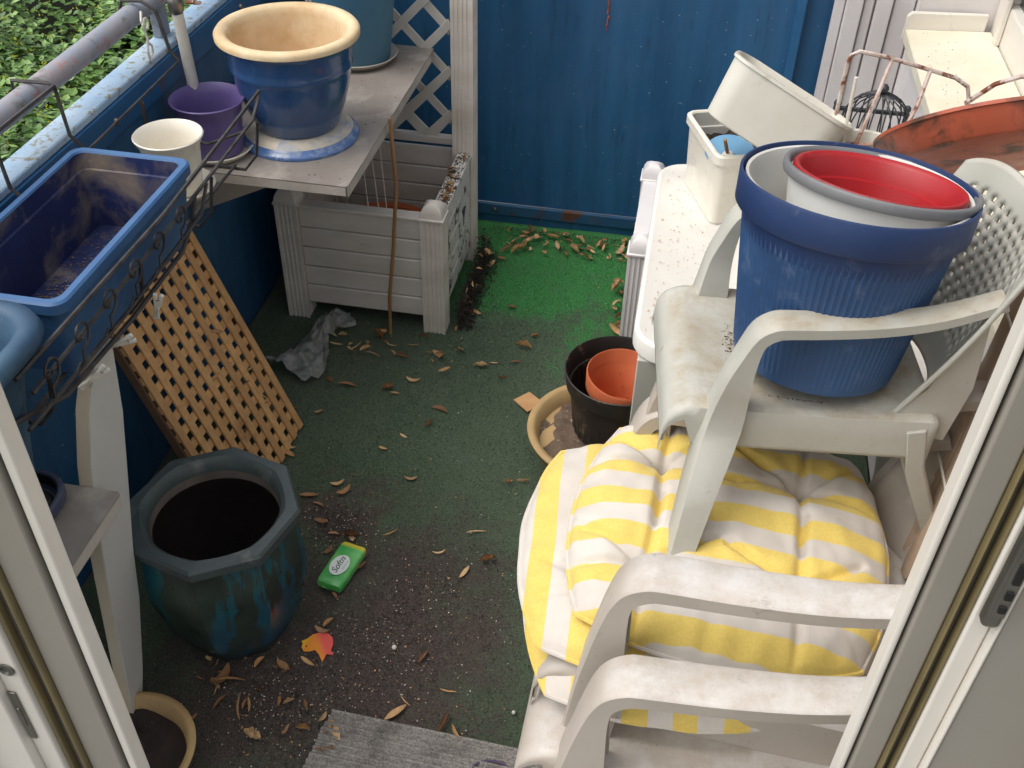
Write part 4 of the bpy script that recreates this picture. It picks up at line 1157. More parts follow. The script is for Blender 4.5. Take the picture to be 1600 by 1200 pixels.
def chair(label, loc, rot, w, d, zs, za, zb, mat, group, holes=(13, 13), lipd=0.03, sc=1.0, ac=0.09, ff=0.07, fl=0.02):
    """local +x is forward; w arm spacing, d seat depth, zs/za/zb heights of seat, arm and back top"""
    t = thing('plastic_chair', label, 'chair', loc, rot, group)
    hw = w / 2
    xf_ = d / 2
    # seat with rolled front and skirts at the sides
    def seatf(u, v):
        s = u * 1.0
        y = (v - 0.5) * 2
        y = math.copysign(1 - (1 - abs(y)) ** 1.7, y)
        fl_ = 0.78
        if s < fl_:
            x = -xf_ + s / fl_ * (d - 0.05 * sc)
            z = zs - 0.012 * math.sin(s / fl_ * math.pi) * (1 - y * y)
        else:
            a = (s - fl_) / (1 - fl_)
            if a < 0.5:
                b = a * 2 * math.pi / 2
                x = xf_ - 0.05 * sc + 0.05 * sc * math.sin(b)
                z = zs - 0.05 * sc * (1 - math.cos(b))
            else:
                x = xf_ + 0.004 * (a - 0.5)
                z = zs - 0.05 * sc - (a - 0.5) * 2 * lipd
        yy = y * (hw + 0.012)
        e = max(0, (abs(y) - 0.90) / 0.10)
        if e > 0:
            yy = math.copysign(0.90 * (hw + 0.012) + 0.010 * math.sin(min(1, e * 2.6) * math.pi / 2), y)
            z -= 0.085 * sc * (max(0, e - 0.12) / 0.88) ** 1.3 if s < fl_ else 0.02 * e
        return (x, yy, z)
    MB().grid(40, 44, seatf).build('seat', mat, t, solid=0.006, angle=60)
    # backrest
    nu, nv = 2 * holes[0] + 5, 2 * holes[1] + 5
    bh = zb - zs
    def backf(u, v):
        y = (u - 0.5) * 2
        top = 1 - 0.10 * abs(y) ** 5
        z = zs - 0.01 + v * bh * top
        wd = hw * (0.92 + 0.14 * math.sin(v * math.pi * 0.7))
        x = -xf_ - 0.02 - v * 0.24 * bh + 0.10 * sc * (abs(y) ** 2.4) * (1 - 0.45 * v)
        return (x, y * wd, z)
    nu, nv = 4 * holes[0] + 6, 2 * holes[1] + 9
    def sk(i, j):
        if i < 5 or i >= nu - 5 or j < 6 or j > nv - 6 or j % 2 == 0: return False
        return (i + 2 * ((j // 2) % 2)) % 4 < 2
    MB().grid(nu, nv, backf, sk).build('backrest', mat, t, solid=0.006, angle=50)
    for s in (-1, 1):
        y = s * hw
        # arm and front leg are one channel: back, forward, round the corner and down to the floor
        xc = xf_ - ac
        rr = 0.055 * sc
        A_ = [(-xf_ - 0.03, za + 0.05 * sc), (-xf_ + 0.05 * sc, za + 0.018 * sc), (-xf_ + 0.14 * sc, za + 0.003), (0.0, za), (xc - rr, za)]
        W_ = [0.042, 0.046, 0.050, 0.054, 0.056]
        Y_ = [0.80, 0.86, 0.92, 0.97, 1.0]
        L_ = [0.014, 0.016, 0.017, 0.018, 0.019]
        for a in (22, 45, 68):
            A_.append((xc - rr + rr * math.sin(R(a)), za - rr + rr * math.cos(R(a))))
            W_.append(0.057); Y_.append(1.0); L_.append(0.020)
        zl = zs + (za - zs) * 0.35
        A_ += [(xc + ff * 0.10, za - rr * 1.25), (xc + ff * 0.3, zl), (xc + ff * 0.5, zs - 0.02), (xc + ff * 0.75, zs * 0.5), (xc + ff, 0.002)]
        W_ += [0.054, 0.052, 0.062, 0.072, 0.054]
        Y_ += [1.0, 1.0, 1.0, 1.0 + fl * 0.5 / hw, 1.0 + fl / hw]
        L_ += [0.028, 0.044, 0.060, 0.050, 0.038]
        def cr(P, t_):
            n__ = len(P) - 1
            q = min(max(t_, 0), n__ - 1e-6); k_ = int(q); f_ = q - k_
            p0, p1, p2, p3 = P[max(0, k_ - 1)], P[k_], P[k_ + 1], P[min(n__, k_ + 2)]
            return 0.5 * (2 * p1 + (p2 - p0) * f_ + (2 * p0 - 5 * p1 + 4 * p2 - p3) * f_ ** 2 + (3 * p1 - p0 - 3 * p2 + p3) * f_ ** 3)
        NS = 48
        full = []
        for i_ in range(NS + 1):
            tt = i_ / NS * (len(A_) - 1)
            full.append(((cr([q[0] for q in A_], tt), cr([q[1] for q in A_], tt)), cr(W_, tt) * sc, y * cr(Y_, tt) + s * (0.033 - cr(W_, tt) / 2) * sc, cr(L_, tt) * sc))
        full = full[::-1]
        mb_ = sweep([q[0] for q in full], [q[1] for q in full], [q[2] for q in full], 0.006, 0.02, [q[3] for q in full])
        rings_ = [mb_.v[k_ * 10:(k_ + 1) * 10] for k_ in range(NS + 1)]
        cut = next(k_ for k_ in range(NS + 1) if full[k_][0][1] > zl)
        MB().loft(rings_[cut:]).build('arm', mat, t, angle=50)
        MB().loft(rings_[:cut + 1]).build('leg', mat, t, angle=50)
        # rear leg
        path = [(-xf_ + 0.02 * sc, zs - 0.012), (-xf_ - 0.0, zs * 0.6), (-xf_ - 0.07 * sc, 0.002)]
        yl = [y * 0.88, y * 0.92, y * 0.95]
        sweep(path, [0.075 * sc, 0.06 * sc, 0.044 * sc], yl, 0.006, 0.03 * sc).build('leg', mat, t, 0.0015)
        # side panel between the rear leg and the backrest
        MB().prism([(-xf_ + 0.10 * sc, zs - 0.045 * sc), (-xf_ - 0.02, zs - 0.06 * sc), (-xf_ - 0.045 * sc, zs + 0.06 * sc), (-xf_ - 0.03 * sc, za + 0.03 * sc), (-xf_ + 0.03 * sc, zs + 0.05 * sc)], 'y', y * 0.90 - 0.003, y * 0.90 + 0.003).build('side_web', mat, t, 0.001)
    return t
GC = 'white plastic armchairs at the right'
chair('lowest white plastic armchair of the stack, nested under another', (0.14, 0.91, 0.0), R(179), 0.46, 0.47, 0.425, 0.635, 0.86, M_CHAIR2, GC)
chair('upper of the two nested armchairs, striped cushions on its seat', (0.158, 0.945, 0.075), R(176), 0.385, 0.47, 0.425, 0.645, 0.86, M_CHAIR2, GC)
chair('small white plastic armchair on the cushions, holding the blue bucket', (0.183, 1.138, 0.572), R(186), 0.26, 0.335, 0.193, 0.331, 0.445, M_CHAIR, GC, holes=(13, 12), lipd=0.02, sc=0.72, ac=0.085, ff=0.066, fl=0.085)

# cushions
def cushion(label, loc, rot, sx, sy, h, mat, tufts, tilt=(0, 0), seed=0, ny=64):
    t = thing('seat_cushion', label, 'cushion', loc, rot, 'yellow striped cushions')
    t.rotation_euler = (tilt[0], tilt[1], rot)
    def dist(px, py, a, b):
        ax, ay = a; bx, by = b
        l2 = (bx - ax) ** 2 + (by - ay) ** 2
        q = max(0, min(1, ((px - ax) * (bx - ax) + (py - ay) * (by - ay)) / l2))
        return math.hypot(px - ax - q * (bx - ax), py - ay - q * (by - ay))
    creases = []
    for (a, b) in tufts:
        creases += [((a, b), (a + 0.006, b + 0.13)), ((a, b), (a + 0.08, b + 0.06)), ((a, b), (a - 0.09, b + 0.05)), ((a, b), (a + 0.003, b - 0.12)), ((a, b), (a + 0.1, b - 0.02)), ((a, b), (a - 0.1, b - 0.015))]
    def edge(u, v):
        x = (u - 0.5) * 2; y = (v - 0.5) * 2
        # squircle mapping for rounded corners
        x2 = x * math.sqrt(1 - 0.32 * y * y); y2 = y * math.sqrt(1 - 0.32 * x * x)
        return x2, y2, x, y
    def f(u, v, s):
        x2, y2, x, y = edge(u, v)
        px, py = x2 * sx / 2, y2 * sy / 2
        rim = (1 - abs(x) ** 5) * (1 - abs(y) ** 5)
        z = h * (max(0, rim) ** 0.5)
        if s > 0:
            for (a, b) in tufts:
                dd = math.hypot(px - a, py - b)
                z -= h * 0.62 * math.exp(-(dd / 0.022) ** 1.2)
            for a, b in creases:
                z -= h * 0.24 * math.exp(-(dist(px, py, a, b) / 0.0055) ** 2) * max(0, rim) ** 0.3
            z += h * 0.16 * nz3(px * 16 + seed, py * 16, 0.3) * max(0, rim)
            z += h * 0.07 * nz3(px * 45 + seed, py * 28, 2.3)
            # puckered seam
            ed = max(abs(x), abs(y))
            if ed > 0.8:
                q = (px if abs(y) > abs(x) else py)
                z += h * 0.12 * (ed - 0.8) / 0.2 * math.sin(q * 130 + 2 * nz3(q * 9, seed, 0)) * max(0, rim) ** 0.3
        wv = 1 + 0.012 * nz3(x * 3 + seed, y * 3, 8)
        return (px * wv, py * wv, z * (1 if s > 0 else -0.6))
    b = MB().grid(ny, ny, lambda u, v: f(u, v, 1))
    b2 = MB().grid(24, 24, lambda u, v: f(u, v, -1))
    b.build('top_cover', mat, t, angle=0)
    b2.build('bottom_cover', mat, t, angle=0)
    # piping round the edge
    pts = []
    n_ = 40
    for a0, a1 in (((0, 0), (1, 0)), ((1, 0), (1, 1)), ((1, 1), (0, 1)), ((0, 1), (0, 0))):
        for i in range(n_):
            q = i / n_
            pts.append(f(a0[0] + (a1[0] - a0[0]) * q, a0[1] + (a1[1] - a0[1]) * q, 1))
    MB().tube([(p[0], p[1], p[2] * 0.3) for p in pts], 0.0032, 6, closed=True).build('piping', mat, t)
    return t
cushion('yellow striped cushion between the nested chairs, seen through the lowest arm', (0.085, 0.93, 0.462), R(6), 0.42, 0.40, 0.036, M_CUSH_B, [(0.08, 0.08), (-0.08, -0.08)], seed=3, ny=40)
cushion('lower of the two striped cushions, stripes running to the camera, poking out left', (0.083, 0.968, 0.515), R(3), 0.445, 0.43, 0.034, M_CUSH_B, [(-0.1, -0.1), (0.1, 0.1)], seed=11)
cushion('uppermost yellow and white striped tufted cushion under the small chair', (0.138, 0.975, 0.555), R(-3), 0.42, 0.43, 0.046, M_CUSH_A, [(0.09, 0.085), (-0.10, 0.09), (0.09, -0.10), (-0.10, -0.10)], seed=5, ny=110)

# bucket with liner and pots
BX, BY, BZ = 0.212, 1.115, 0.772
BS = 0.915
t = thing('blue_bucket', 'big ribbed blue plastic pot standing on the small chair', 'pot', (BX, BY, BZ))
t.rotation_euler = (R(-8), R(2), 0)
t.scale = (BS, BS, BS)
rings = []
for z, r in ((0.0, 0.109), (0.003, 0.112), (0.012, 0.1135), (0.02, 0.114), (0.218, 0.140)):
    ring = []
    for j in range(288):
        a = 2 * math.pi * j / 288
        rib = 0.0014 if (j % 3 == 0 and z > 0.015) else 0
        ring.append(((r + rib) * math.cos(a), (r + rib) * math.sin(a), z))
    rings.append(ring)
b = MB().loft(rings, caps=False)
b.f.append(tuple(range(287, -1, -1)))
b.build('ribbed_wall', M_BUCKET, t, angle=25)
b = MB().lathe([(0.139, 0.2182), (0.150, 0.2185), (0.1525, 0.222), (0.1535, 0.262), (0.1525, 0.2645), (0.150, 0.2645), (0.1495, 0.262), (0.146, 0.235), (0.1, 0.012)], 96)
b.f = b.f[:-2]
b.build('rim_band', M_BUCKETRIM, t, angle=50)
t = thing('white_bucket_liner', 'white liner pot just inside the blue pot', 'pot', (BX, BY, BZ + 0.008))
t.rotation_euler = (R(-8), R(2), 0)
t.scale = (BS, BS, BS)
MB().lathe([(0.001, 0.0), (0.09, 0.0), (0.141, 0.238), (0.1455, 0.249), (0.145, 0.252), (0.141, 0.251), (0.136, 0.238), (0.088, 0.01), (0.001, 0.01)], 80).build('body', M_LINER, t)
t = thing('grey_rimmed_pot', 'white pot with thick grey rim nested in the blue pot', 'pot', (BX + 0.020, BY + 0.008, BZ + 0.060))
t.rotation_euler = (R(-12), R(5), 0)
t.scale = (BS, BS, BS)
MB().lathe([(0.001, 0), (0.085, 0), (0.118, 0.188), (0.118, 0.193), (0.114, 0.193), (0.083, 0.01), (0.001, 0.01)], 80).build('body', worn('white_pot_plastic', rgb(212, 212, 208), 0.4, rgb(194, 192, 186), 6, 0.6), t)
b = MB().lathe([(0.1185, 0.190), (0.1265, 0.1905), (0.128, 0.194), (0.128, 0.202), (0.1265, 0.2045), (0.1225, 0.2045), (0.1195, 0.201), (0.1185, 0.1935)], 80)
b.f = b.f[:-2]
b.build('rim', M_GREY, t, angle=60)
t = thing('red_pot', 'bright red plastic pot on top inside the blue pot', 'pot', (BX + 0.022, BY + 0.016, BZ + 0.110))
t.rotation_euler = (R(-12), R(5), 0)
t.scale = (BS, BS, BS)
MB().lathe([(0.001, 0), (0.07, 0), (0.092, 0.115), (0.108, 0.118), (0.1115, 0.128), (0.113, 0.144), (0.111, 0.148), (0.107, 0.148), (0.1025, 0.142), (0.098, 0.12), (0.072, 0.01), (0.001, 0.01)], 80).build('body', M_RED, t, angle=55)

# pale slats leaning on the house wall
t = thing('slat_bundle', 'row of bleached wooden slats leaning on the stacked chairs beside the right door frame', 'slat bundle', (0, 0, 0))
for i in range(6):
    A = Vector((0.388 + 0.004 * (i % 2), 0.80 + 0.05 * i, 0.508)); B = Vector((0.466 + 0.005 * (i % 2), 0.945 + 0.05 * i, 0.985 + 0.012 * (i % 3)))
    side = (B - A).cross(Vector((1, 0, 0))).normalized() * 0.017
    nn = (B - A).cross(side).normalized() * 0.006
    prof = [(-1, -0.5), (-0.6, -1), (0.6, -1), (1, -0.5), (1, 0.5), (0.6, 1), (-0.6, 1), (-1, 0.5)]
    MB().loft([[A.lerp(B, q) + side * (a * sc_) + nn * b for a, b in prof] for q, sc_ in ((0, 0.8), (0.03, 1), (0.97, 1), (1, 0.8))]).build('slat', M_SLATW, t, angle=50)
for q in (0.3, 0.72):
    pts = [Vector((0.388, 0.785 + 0.05 * i, 0.508)).lerp(Vector((0.466, 0.93 + 0.05 * i, 0.99)), q) + Vector((-0.009, 0, 0.002)) for i in range(7)]
    MB().tube(pts, 0.002, 5).build('tie', M_STRING, t)

# things on the floor behind the chairs
t = MB().grid(14, 14, lambda u, v: (0.20 + u * 0.06, 1.78 + v * 0.06, 0.012 + 0.03 * abs(nz3(u * 3, v * 3, 5)) + 0.02 * nz3(u * 6, v * 6, 1))).build('foil_scrap', M_FOIL, angle=1)
tag(t, 'crumpled shiny foil on the floor behind the small chair', 'foil')
t = saucer('small tan dish under the foil behind the small chair', (0.235, 1.82, 0.004), 0.075, 0.02, M_TAN, 'clay_dish')
o = MB()
for i in range(9):
    a = random.uniform(0, 6.28)
    cx_, cy_ = 0.335 + random.uniform(-0.03, 0.05), 1.82 + random.uniform(-0.02, 0.02)
    o.lathe([(0.001, 0.004), (0.008, 0.006), (0.01, 0.012), (0.006, 0.02), (0.001, 0.022)], 8, cx_, cy_)
o = o.build('polystyrene_bits', M_PEG)
tag(o, 'white polystyrene crumbs on the floor behind the small chair', 'crumbs', kind='stuff')

# ------------------------------------------------------------------ litter
def leaf_mesh(kind, seed):
    rnd = random.Random(seed)
    l_ = 0.038 * rnd.uniform(0.7, 1.25)
    wd = 0.0055 * rnd.uniform(0.6, 1.3)
    if kind == 'broad':
        l_ *= 0.9; wd = 0.011 * rnd.uniform(0.7, 1.2)
    if kind == 'stalk':
        wd = 0.0016
    curl = rnd.uniform(-2.2, 2.2); cup = rnd.uniform(0.4, 2.2); bend = rnd.uniform(-0.5, 0.5)
    def f(u, v):
        s = u
        half = wd * (math.sin(math.pi * min(1, s * 0.96 + 0.02)) ** 0.8) + 0.0006
        y = (v - 0.5) * 2
        ang = (s - 0.5) * curl
        x = l_ * (math.sin(ang) / curl if abs(curl) > 0.05 else s - 0.5)
        z = l_ * (1 - math.cos(ang)) / curl if abs(curl) > 0.05 else 0
        z = abs(z) * 0.8 + 0.003
        a = y * cup
        yy = half * math.sin(a) / max(0.3, cup) * 1.0 + bend * (s - 0.5) ** 2 * 0.04
        z += half * (1 - math.cos(a)) * 0.9
        if kind == 'broad':
            z += 0.006 * nz3(s * 4 + seed, y * 2, 1) + 0.003
            yy += 0.004 * nz3(s * 6 + seed, y * 3, 4)
        z += 0.0012 * nz3(s * 9, y * 3, seed)
        return (x, yy, max(0.0006, z))
    me = MB().grid(8 if kind != 'broad' else 10, 4 if kind != 'broad' else 6, f).mesh('dry_leaf', True, 0)
    me.materials.append(M_LITTER)
    return me
LV = {'slim': [leaf_mesh('slim', i) for i in range(9)], 'broad': [leaf_mesh('broad', 50 + i) for i in range(7)], 'stalk': [leaf_mesh('stalk', 90 + i) for i in range(4)]}
LNAME = {'slim': 'dry_leaf', 'broad': 'crumpled_leaf', 'stalk': 'dry_stalk'}
def litter(kind, x, y, label, group, z=0.004, s=1.0, tilt=0.25, rz=None):
    o = bpy.data.objects.new(LNAME[kind], random.choice(LV[kind]))
    COL.objects.link(o)
    o.location = (x, y, z)
    o.scale = (s, s, s)
    o.rotation_euler = (random.uniform(-tilt, tilt), random.uniform(-tilt, tilt) * 0.6, random.uniform(0, 6.28) if rz is None else rz)
    tag(o, label, 'leaf' if kind != 'stalk' else 'stalk', group)
# scattered leaves, one by one where the photograph shows them
for (x, y, kd, rz) in [(-0.775, 1.945, 'slim', 0.1), (-0.745, 1.80, 'broad', -0.5), (-0.70, 1.80, 'slim', 0), (-0.80, 1.68, 'slim', 0.3), (-0.78, 1.66, 'slim', -0.6), (-0.735, 1.69, 'slim', 0.7),
                       (-0.76, 1.56, 'slim', 0.2), (-0.755, 1.545, 'slim', -0.5), (-0.60, 1.80, 'broad', 0.5), (-0.58, 1.79, 'slim', 0.1), (-0.55, 1.845, 'slim', 0), (-0.46, 1.76, 'slim', -0.3), (-0.475, 1.70, 'slim', 1.1),
                       (-0.555, 1.60, 'slim', -0.3), (-0.52, 1.65, 'slim', -0.6), (-0.62, 1.475, 'slim', 0.5), (-0.60, 1.455, 'slim', 0.9), (-0.67, 1.43, 'slim', 0.3), (-0.73, 1.43, 'slim', -0.1), (-0.64, 1.41, 'slim', -0.4),
                       (-0.47, 1.52, 'slim', 0.2), (-0.77, 1.36, 'slim', 1.0), (-0.62, 1.365, 'slim', -0.1), (-0.585, 1.34, 'slim', 0.1), (-0.545, 1.335, 'slim', -1.0), (-0.545, 1.335, 'broad', 0.2), (-0.47, 1.36, 'stalk', 0.8),
                       (-0.505, 1.265, 'slim', 1.1), (-0.53, 1.185, 'slim', -0.8), (-0.58, 1.29, 'slim', 0.8), (-0.53, 1.10, 'slim', -0.2), (-0.525, 1.12, 'slim', 1.0), (-0.535, 1.03, 'slim', -0.4), (-0.33, 1.08, 'slim', 1.2),
                       (-0.27, 1.02, 'stalk', 0), (-0.34, 0.985, 'stalk', -0.6), (-0.26, 0.955, 'slim', 1.3), (-0.24, 0.94, 'slim', -0.9), (-0.35, 0.96, 'slim', 0.9), (-0.09, 0.94, 'slim', 0.3),
                       (-0.26, 1.55, 'broad', 0.2), (-0.23, 1.56, 'slim', 0.3), (-0.30, 1.40, 'stalk', 0.4), (-0.36, 1.33, 'stalk', 0.3), (-0.26, 1.33, 'broad', 0.4), (-0.30, 1.29, 'slim', 1.2), (-0.37, 2.19, 'broad', 0.1), (-0.44, 2.42, 'slim', -0.1),
                       (-0.40, 1.93, 'broad', 0.3), (-0.37, 1.95, 'slim', 0.0), (-0.32, 1.97, 'slim', 0.4), (-0.34, 1.90, 'slim', 0.2), (-0.31, 2.03, 'broad', 0), (-0.29, 2.08, 'slim', 0.6)]:
    litter(kd, x, y, 'single dry brown leaf scattered on the open middle of the carpet' if kd != 'stalk' else 'pale dry stalk scattered on the open middle of the carpet', 'leaves scattered over the carpet', rz=rz, s=random.uniform(0.65, 1.1))
def drift(n, x0, x1, y0, y1, label, group, kinds=('slim', 'slim', 'broad', 'slim', 'stalk'), pile=0.02, tilt=0.6):
    for i in range(n):
        x = random.uniform(x0, x1); y = random.uniform(y0, y1)
        litter(random.choice(kinds), x, y, label, group, z=0.004 + random.random() ** 2 * pile, s=random.choice((random.uniform(0.4, 0.7), random.uniform(0.7, 1.3))), tilt=tilt)
drift(80, -0.45, -0.08, 2.46, 2.585, 'dry leaf in the drift along the foot of the blue screen', 'leaves along the blue screen')
drift(26, -0.505, -0.465, 2.06, 2.42, 'dark dry leaf heaped against the mossy planter side', 'leaves against the planter side', ('broad', 'broad', 'slim'), 0.09, 0.9)
drift(34, -0.80, -0.46, 1.88, 2.03, 'dry leaf in front of the white planter with trellis', 'leaves in front of the planter', ('slim', 'broad', 'broad', 'stalk'))
drift(18, -0.105, -0.078, 1.98, 2.34, 'dry leaf heaped against the clean white planter', 'leaves against the clean planter', ('broad', 'slim'), 0.03)
drift(30, -0.72, -0.44, 0.86, 1.02, 'dry leaf among the spilt soil left of the doormat', 'leaves beside the doormat', ('slim', 'broad', 'slim', 'stalk'), 0.008, 0.3)
for i in range(16):
    litter('broad' if i % 2 else 'slim', random.uniform(-0.555, -0.525), random.uniform(2.10, 2.40), 'dry leaf caught on the top edge of the mossy planter', 'leaves on the planter edge', z=0.334, s=0.6)
for i in range(12):
    litter('slim', -0.775 - 0.15 * (b_ := random.uniform(0.1, 0.6)) * 1.5, 1.45 + random.uniform(0, 0.17), 'dead leaf scrap caught in the wooden lattice', 'scraps caught in the lattice', z=0.035 + 0.45 * b_, s=0.6, tilt=0.9)

def crumbs(name, label, n, place, r0, r1, mat):
    b = MB()
    for i in range(n):
        x, y, z = place()
        r = random.uniform(r0, r1)
        q = [Vector((random.uniform(-1, 1), random.uniform(-1, 1), random.uniform(-0.7, 0.7))).normalized() * r * random.uniform(0.6, 1.1) for _ in range(5)]
        b.add([(x + v.x, y + v.y, z + abs(v.z) * 0.8) for v in q], [(0, 1, 2), (0, 2, 3), (0, 3, 4), (1, 2, 4), (1, 3, 4), (2, 3, 1)])
    me = bpy.data.meshes.new(name)
    me.from_pydata(b.v, [], b.f)
    me.materials.append(mat)
    o = put(name, me)
    tag(o, label, 'soil' if 'soil' in name else 'crumbs', kind='stuff')
    return o
def soilspot():
    c = random.choice([(-0.40, 1.06, 0.16), (-0.40, 1.06, 0.16), (-0.58, 1.36, 0.06), (-0.6, 0.95, 0.13), (-0.36, 1.24, 0.12), (-0.55, 0.92, 0.1)])
    return (c[0] + random.gauss(0, c[2] * 0.65), c[1] + random.gauss(0, c[2] * 0.65), 0.0045)
crumbs('soil_crumbs', 'dark potting soil crumbs spilt over the carpet', 5200, soilspot, 0.0008, 0.0028, M_SOIL)
def bits():
    if random.random() < 0.75:
        return soilspot()
    return (random.uniform(-0.85, -0.1), random.uniform(0.9, 2.5), 0.003)
crumbs('white_crumbs', 'white perlite crumbs and grit sprinkled over soil and carpet', 900, bits, 0.0008, 0.0022, M_PERLITE)
crumbs('straw_crumbs', 'tan plant crumbs sprinkled over soil and carpet', 380, bits, 0.0012, 0.0032, M_PAPER)
def heap():
    return (-0.495 + abs(random.gauss(0, 0.016)), random.uniform(2.07, 2.44), 0.0 + abs(random.gauss(0, 0.05)))
def heaplow():
    x = -0.497 + abs(random.gauss(0, 0.02))
    return (x, random.uniform(2.07, 2.44), random.random() * max(0, 0.10 - (x + 0.497) * 2.2))
crumbs('soil_heap', 'dark crumbly soil heaped against the mossy planter side', 2600, heaplow, 0.002, 0.006, M_SOIL)
def rimdirt():
    return (random.uniform(-0.556, -0.522), random.uniform(2.1, 2.4), 0.333)
crumbs('rim_soil', 'dirt lying on the top edge of the mossy planter', 900, rimdirt, 0.001, 0.0035, M_SOIL)
def wallbase():
    return (random.uniform(-0.5, -0.08), 2.60 - abs(random.gauss(0, 0.03)), 0.003)
crumbs('wall_crumbs_soil', 'crumbs of soil along the foot of the blue screen', 900, wallbase, 0.001, 0.003, M_SOIL)
def on_table():
    return (random.uniform(-0.01, 0.12), random.uniform(1.32, 1.90), TZ)
crumbs('table_crumbs', 'brown seed crumbs sprinkled over the white table top', 260, on_table, 0.0012, 0.0032, M_PAPER)
def on_seat():
    a = random.uniform(0, 6.28); r = 0.098 + abs(random.gauss(0, 0.02))
    return (min(0.33, max(0.05, BX - 0.005 + r * math.cos(a))), min(1.235, max(1.035, BY + r * math.sin(a))), 0.7585)
crumbs('seat_crumbs', 'brown dirt and plant crumbs round the blue pot on the small chair', 900, on_seat, 0.001, 0.0034, M_DIRTB)
def on_shelf():
    return (random.uniform(-0.98, -0.635), random.uniform(1.72, 2.40), 0.6)
crumbs('shelf_crumbs', 'dark dirt specks lying on the long grey shelf', 160, on_shelf, 0.001, 0.0028, M_SOIL)
def on_sill():
    return (XH + random.uniform(0.0, 0.15), random.uniform(1.8, 2.5), 0.711)
crumbs('sill_crumbs', 'dark dirt specks lying on the window sill', 120, on_sill, 0.001, 0.0028, M_SOIL)
def in_box():
    return (-0.868 + random.uniform(-0.07, 0.07), 1.185 + random.triangular(-0.18, 0.18, -0.12), 0.675)
crumbs('box_soil', 'pale dry soil crumbs on the floor of the long blue box', 1500, in_box, 0.001, 0.0034, M_DIRTB)
for nm, x, y, r in (('round_seed', -0.388, 1.09, 0.0048), ('round_pebble', -0.148, 1.0, 0.0035)):
    o = MB().lathe([(0.0005, 0)] + [(r * math.cos(R(d)), r + r * math.sin(R(d))) for d in (-60, -30, 0, 30, 60)] + [(0.0005, 2 * r)], 16).build(nm, M_PEG)
    o.location = (x, y, 0.004)
    tag(o, 'pale round seed lying on the soil right of the bird' if 'seed' in nm else 'tiny white pebble on the carpet above the doormat', 'seed' if 'seed' in nm else 'pebble')

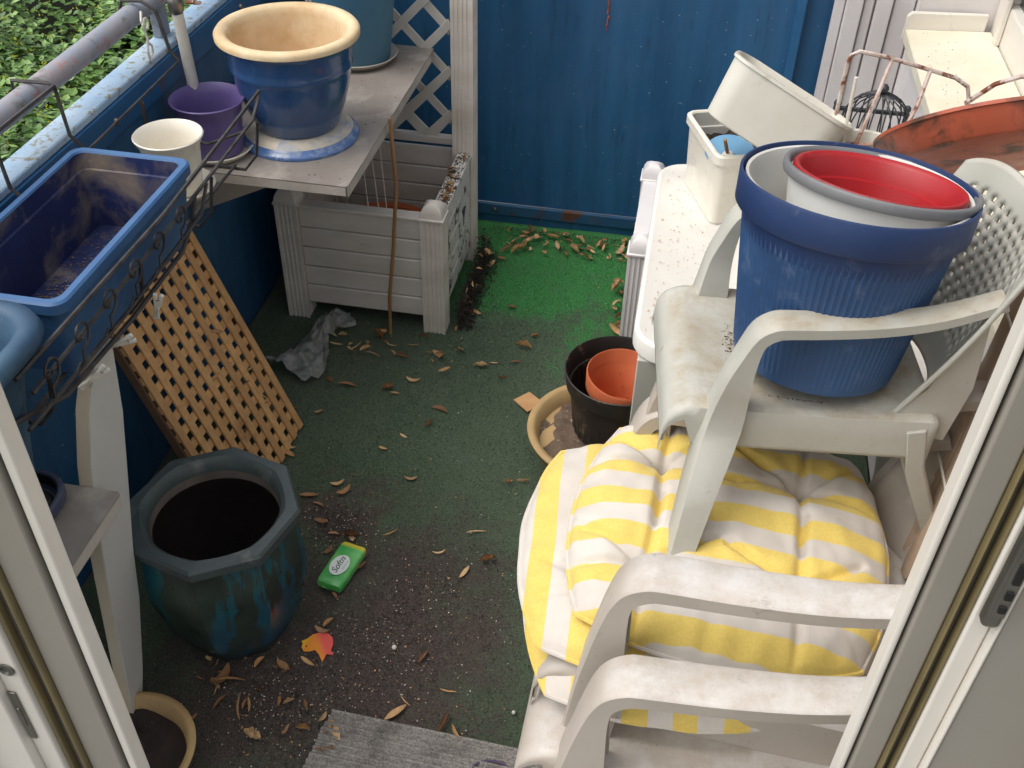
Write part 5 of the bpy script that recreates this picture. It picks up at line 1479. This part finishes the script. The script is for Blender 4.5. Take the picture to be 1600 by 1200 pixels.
# ------------------------------------------------------------------ shrubs below the balcony
def shrub(label, cx, cy, cz, rx, ry, rz_, n, seed):
    rnd = random.Random(seed)
    t = thing('shrub', label, 'shrub', (cx, cy, -4.0), 0, 'shrubs below the balcony')
    vs, fs, rn = [], [], []
    vs2, fs2, rn2 = [], [], []
    for i in range(n):
        a = rnd.uniform(0, 2 * math.pi); q = rnd.uniform(-0.15, 1)
        hh = math.sqrt(1 - q * q)
        k_ = rnd.uniform(0.72, 1.0) ** 0.6
        px = rx * hh * math.cos(a) * k_; py = ry * hh * math.sin(a) * k_; pz = rz_ * q * k_
        pz += 0.25 * nz3(px * 1.6 + seed, py * 1.6, 0.5) + 0.12 * nz3(px * 4, py * 4, seed)
        c = Vector((px, py, pz + cz + 4.0))
        nrm = Vector((hh * math.cos(a) * 0.5, hh * math.sin(a) * 0.5, 0.5 + abs(q))) + Vector((rnd.uniform(-1, 1), rnd.uniform(-1, 1), rnd.uniform(-0.5, 0.8))) * 0.75
        nrm.normalize()
        d = nrm.cross(Vector((rnd.uniform(-1, 1), rnd.uniform(-1, 1), rnd.uniform(-1, 1)))).normalized()
        e = nrm.cross(d)
        l_ = rnd.uniform(0.034, 0.058); wd = l_ * rnd.uniform(0.42, 0.58)
        o = len(vs)
        up = nrm * l_ * 0.12
        vs += [c - d * l_, c - e * wd - up * 0.2, c + d * l_ * 0.15 - e * wd, c + d * l_, c + d * l_ * 0.15 + e * wd, c + e * wd - d * l_ * 0.35, c - up]
        fs += [(o, o + 1, o + 6), (o + 1, o + 2, o + 6), (o + 2, o + 3, o + 6), (o + 3, o + 4, o + 6), (o + 4, o + 5, o + 6), (o + 5, o, o + 6)]
        v = rnd.random()
        rn += [v] * 7
        if rnd.random() < 0.10:
            for _ in range(4):
                c2 = c + Vector((rnd.uniform(-1, 1), rnd.uniform(-1, 1), rnd.uniform(0, 1))) * 0.03 + nrm * 0.02
                o2 = len(vs2)
                r = rnd.uniform(0.006, 0.011)
                vs2 += [c2 + Vector((r, 0, 0)), c2 + Vector((-r * 0.5, r * 0.9, 0)), c2 + Vector((-r * 0.5, -r * 0.9, 0)), c2 + Vector((0, 0, r * 1.2))]
                fs2 += [(o2, o2 + 1, o2 + 3), (o2 + 1, o2 + 2, o2 + 3), (o2 + 2, o2, o2 + 3)]
                rn2 += [rnd.random()] * 4
    for nm, V, F_, A, mt in (('foliage', vs, fs, rn, M_FOLIAGE), ('blossom', vs2, fs2, rn2, M_BLOSSOM)):
        me = bpy.data.meshes.new(nm)
        me.from_pydata(V, [], F_)
        at_ = me.attributes.new('rnd', 'FLOAT', 'POINT')
        at_.data.foreach_set('value', A)
        me.materials.append(mt)
        o = put(nm, me, t)
        o['kind'] = 'stuff'
    core = MB().grid(24, 24, lambda u, v: ((lambda th, ph: (rx * 0.66 * math.cos(th) * math.cos(ph), ry * 0.66 * math.sin(th) * math.cos(ph), rz_ * 0.62 * math.sin(ph) + cz + 4.0))(u * 2 * math.pi, -0.3 + v * 1.87)))
    core.build('inner_twigs', worn('dark_twig_mass', rgb(40, 44, 26), 0.95, rgb(26, 30, 18), 3, 0.8, bump=0.6, bscale=12), t)
    for i in range(5):
        a = i * 1.3
        MB().tube([(0.1 * math.cos(a), 0.1 * math.sin(a), 0), (rx * 0.2 * math.cos(a), ry * 0.2 * math.sin(a), (cz + 4) * 0.6), (rx * 0.45 * math.cos(a), ry * 0.45 * math.sin(a), cz + 4 + rz_ * 0.4)], [0.05, 0.035, 0.012], 7).build('branch', M_BAMBOO, t)
shrub('leafy green shrub nearest below the parapet', -3.9, 5.2, -2.5, 1.5, 1.6, 1.1, 13000, 1)
shrub('leafy green shrub below the parapet, furthest left', -5.6, 6.6, -2.7, 1.6, 1.7, 1.2, 13000, 2)
shrub('leafy green shrub below the parapet behind the white pole', -4.3, 8.3, -2.7, 1.6, 1.7, 1.2, 13000, 3)
shrub('leafy green shrub farthest beyond the handrail', -6.6, 9.6, -2.9, 2.0, 2.0, 1.4, 13000, 4)
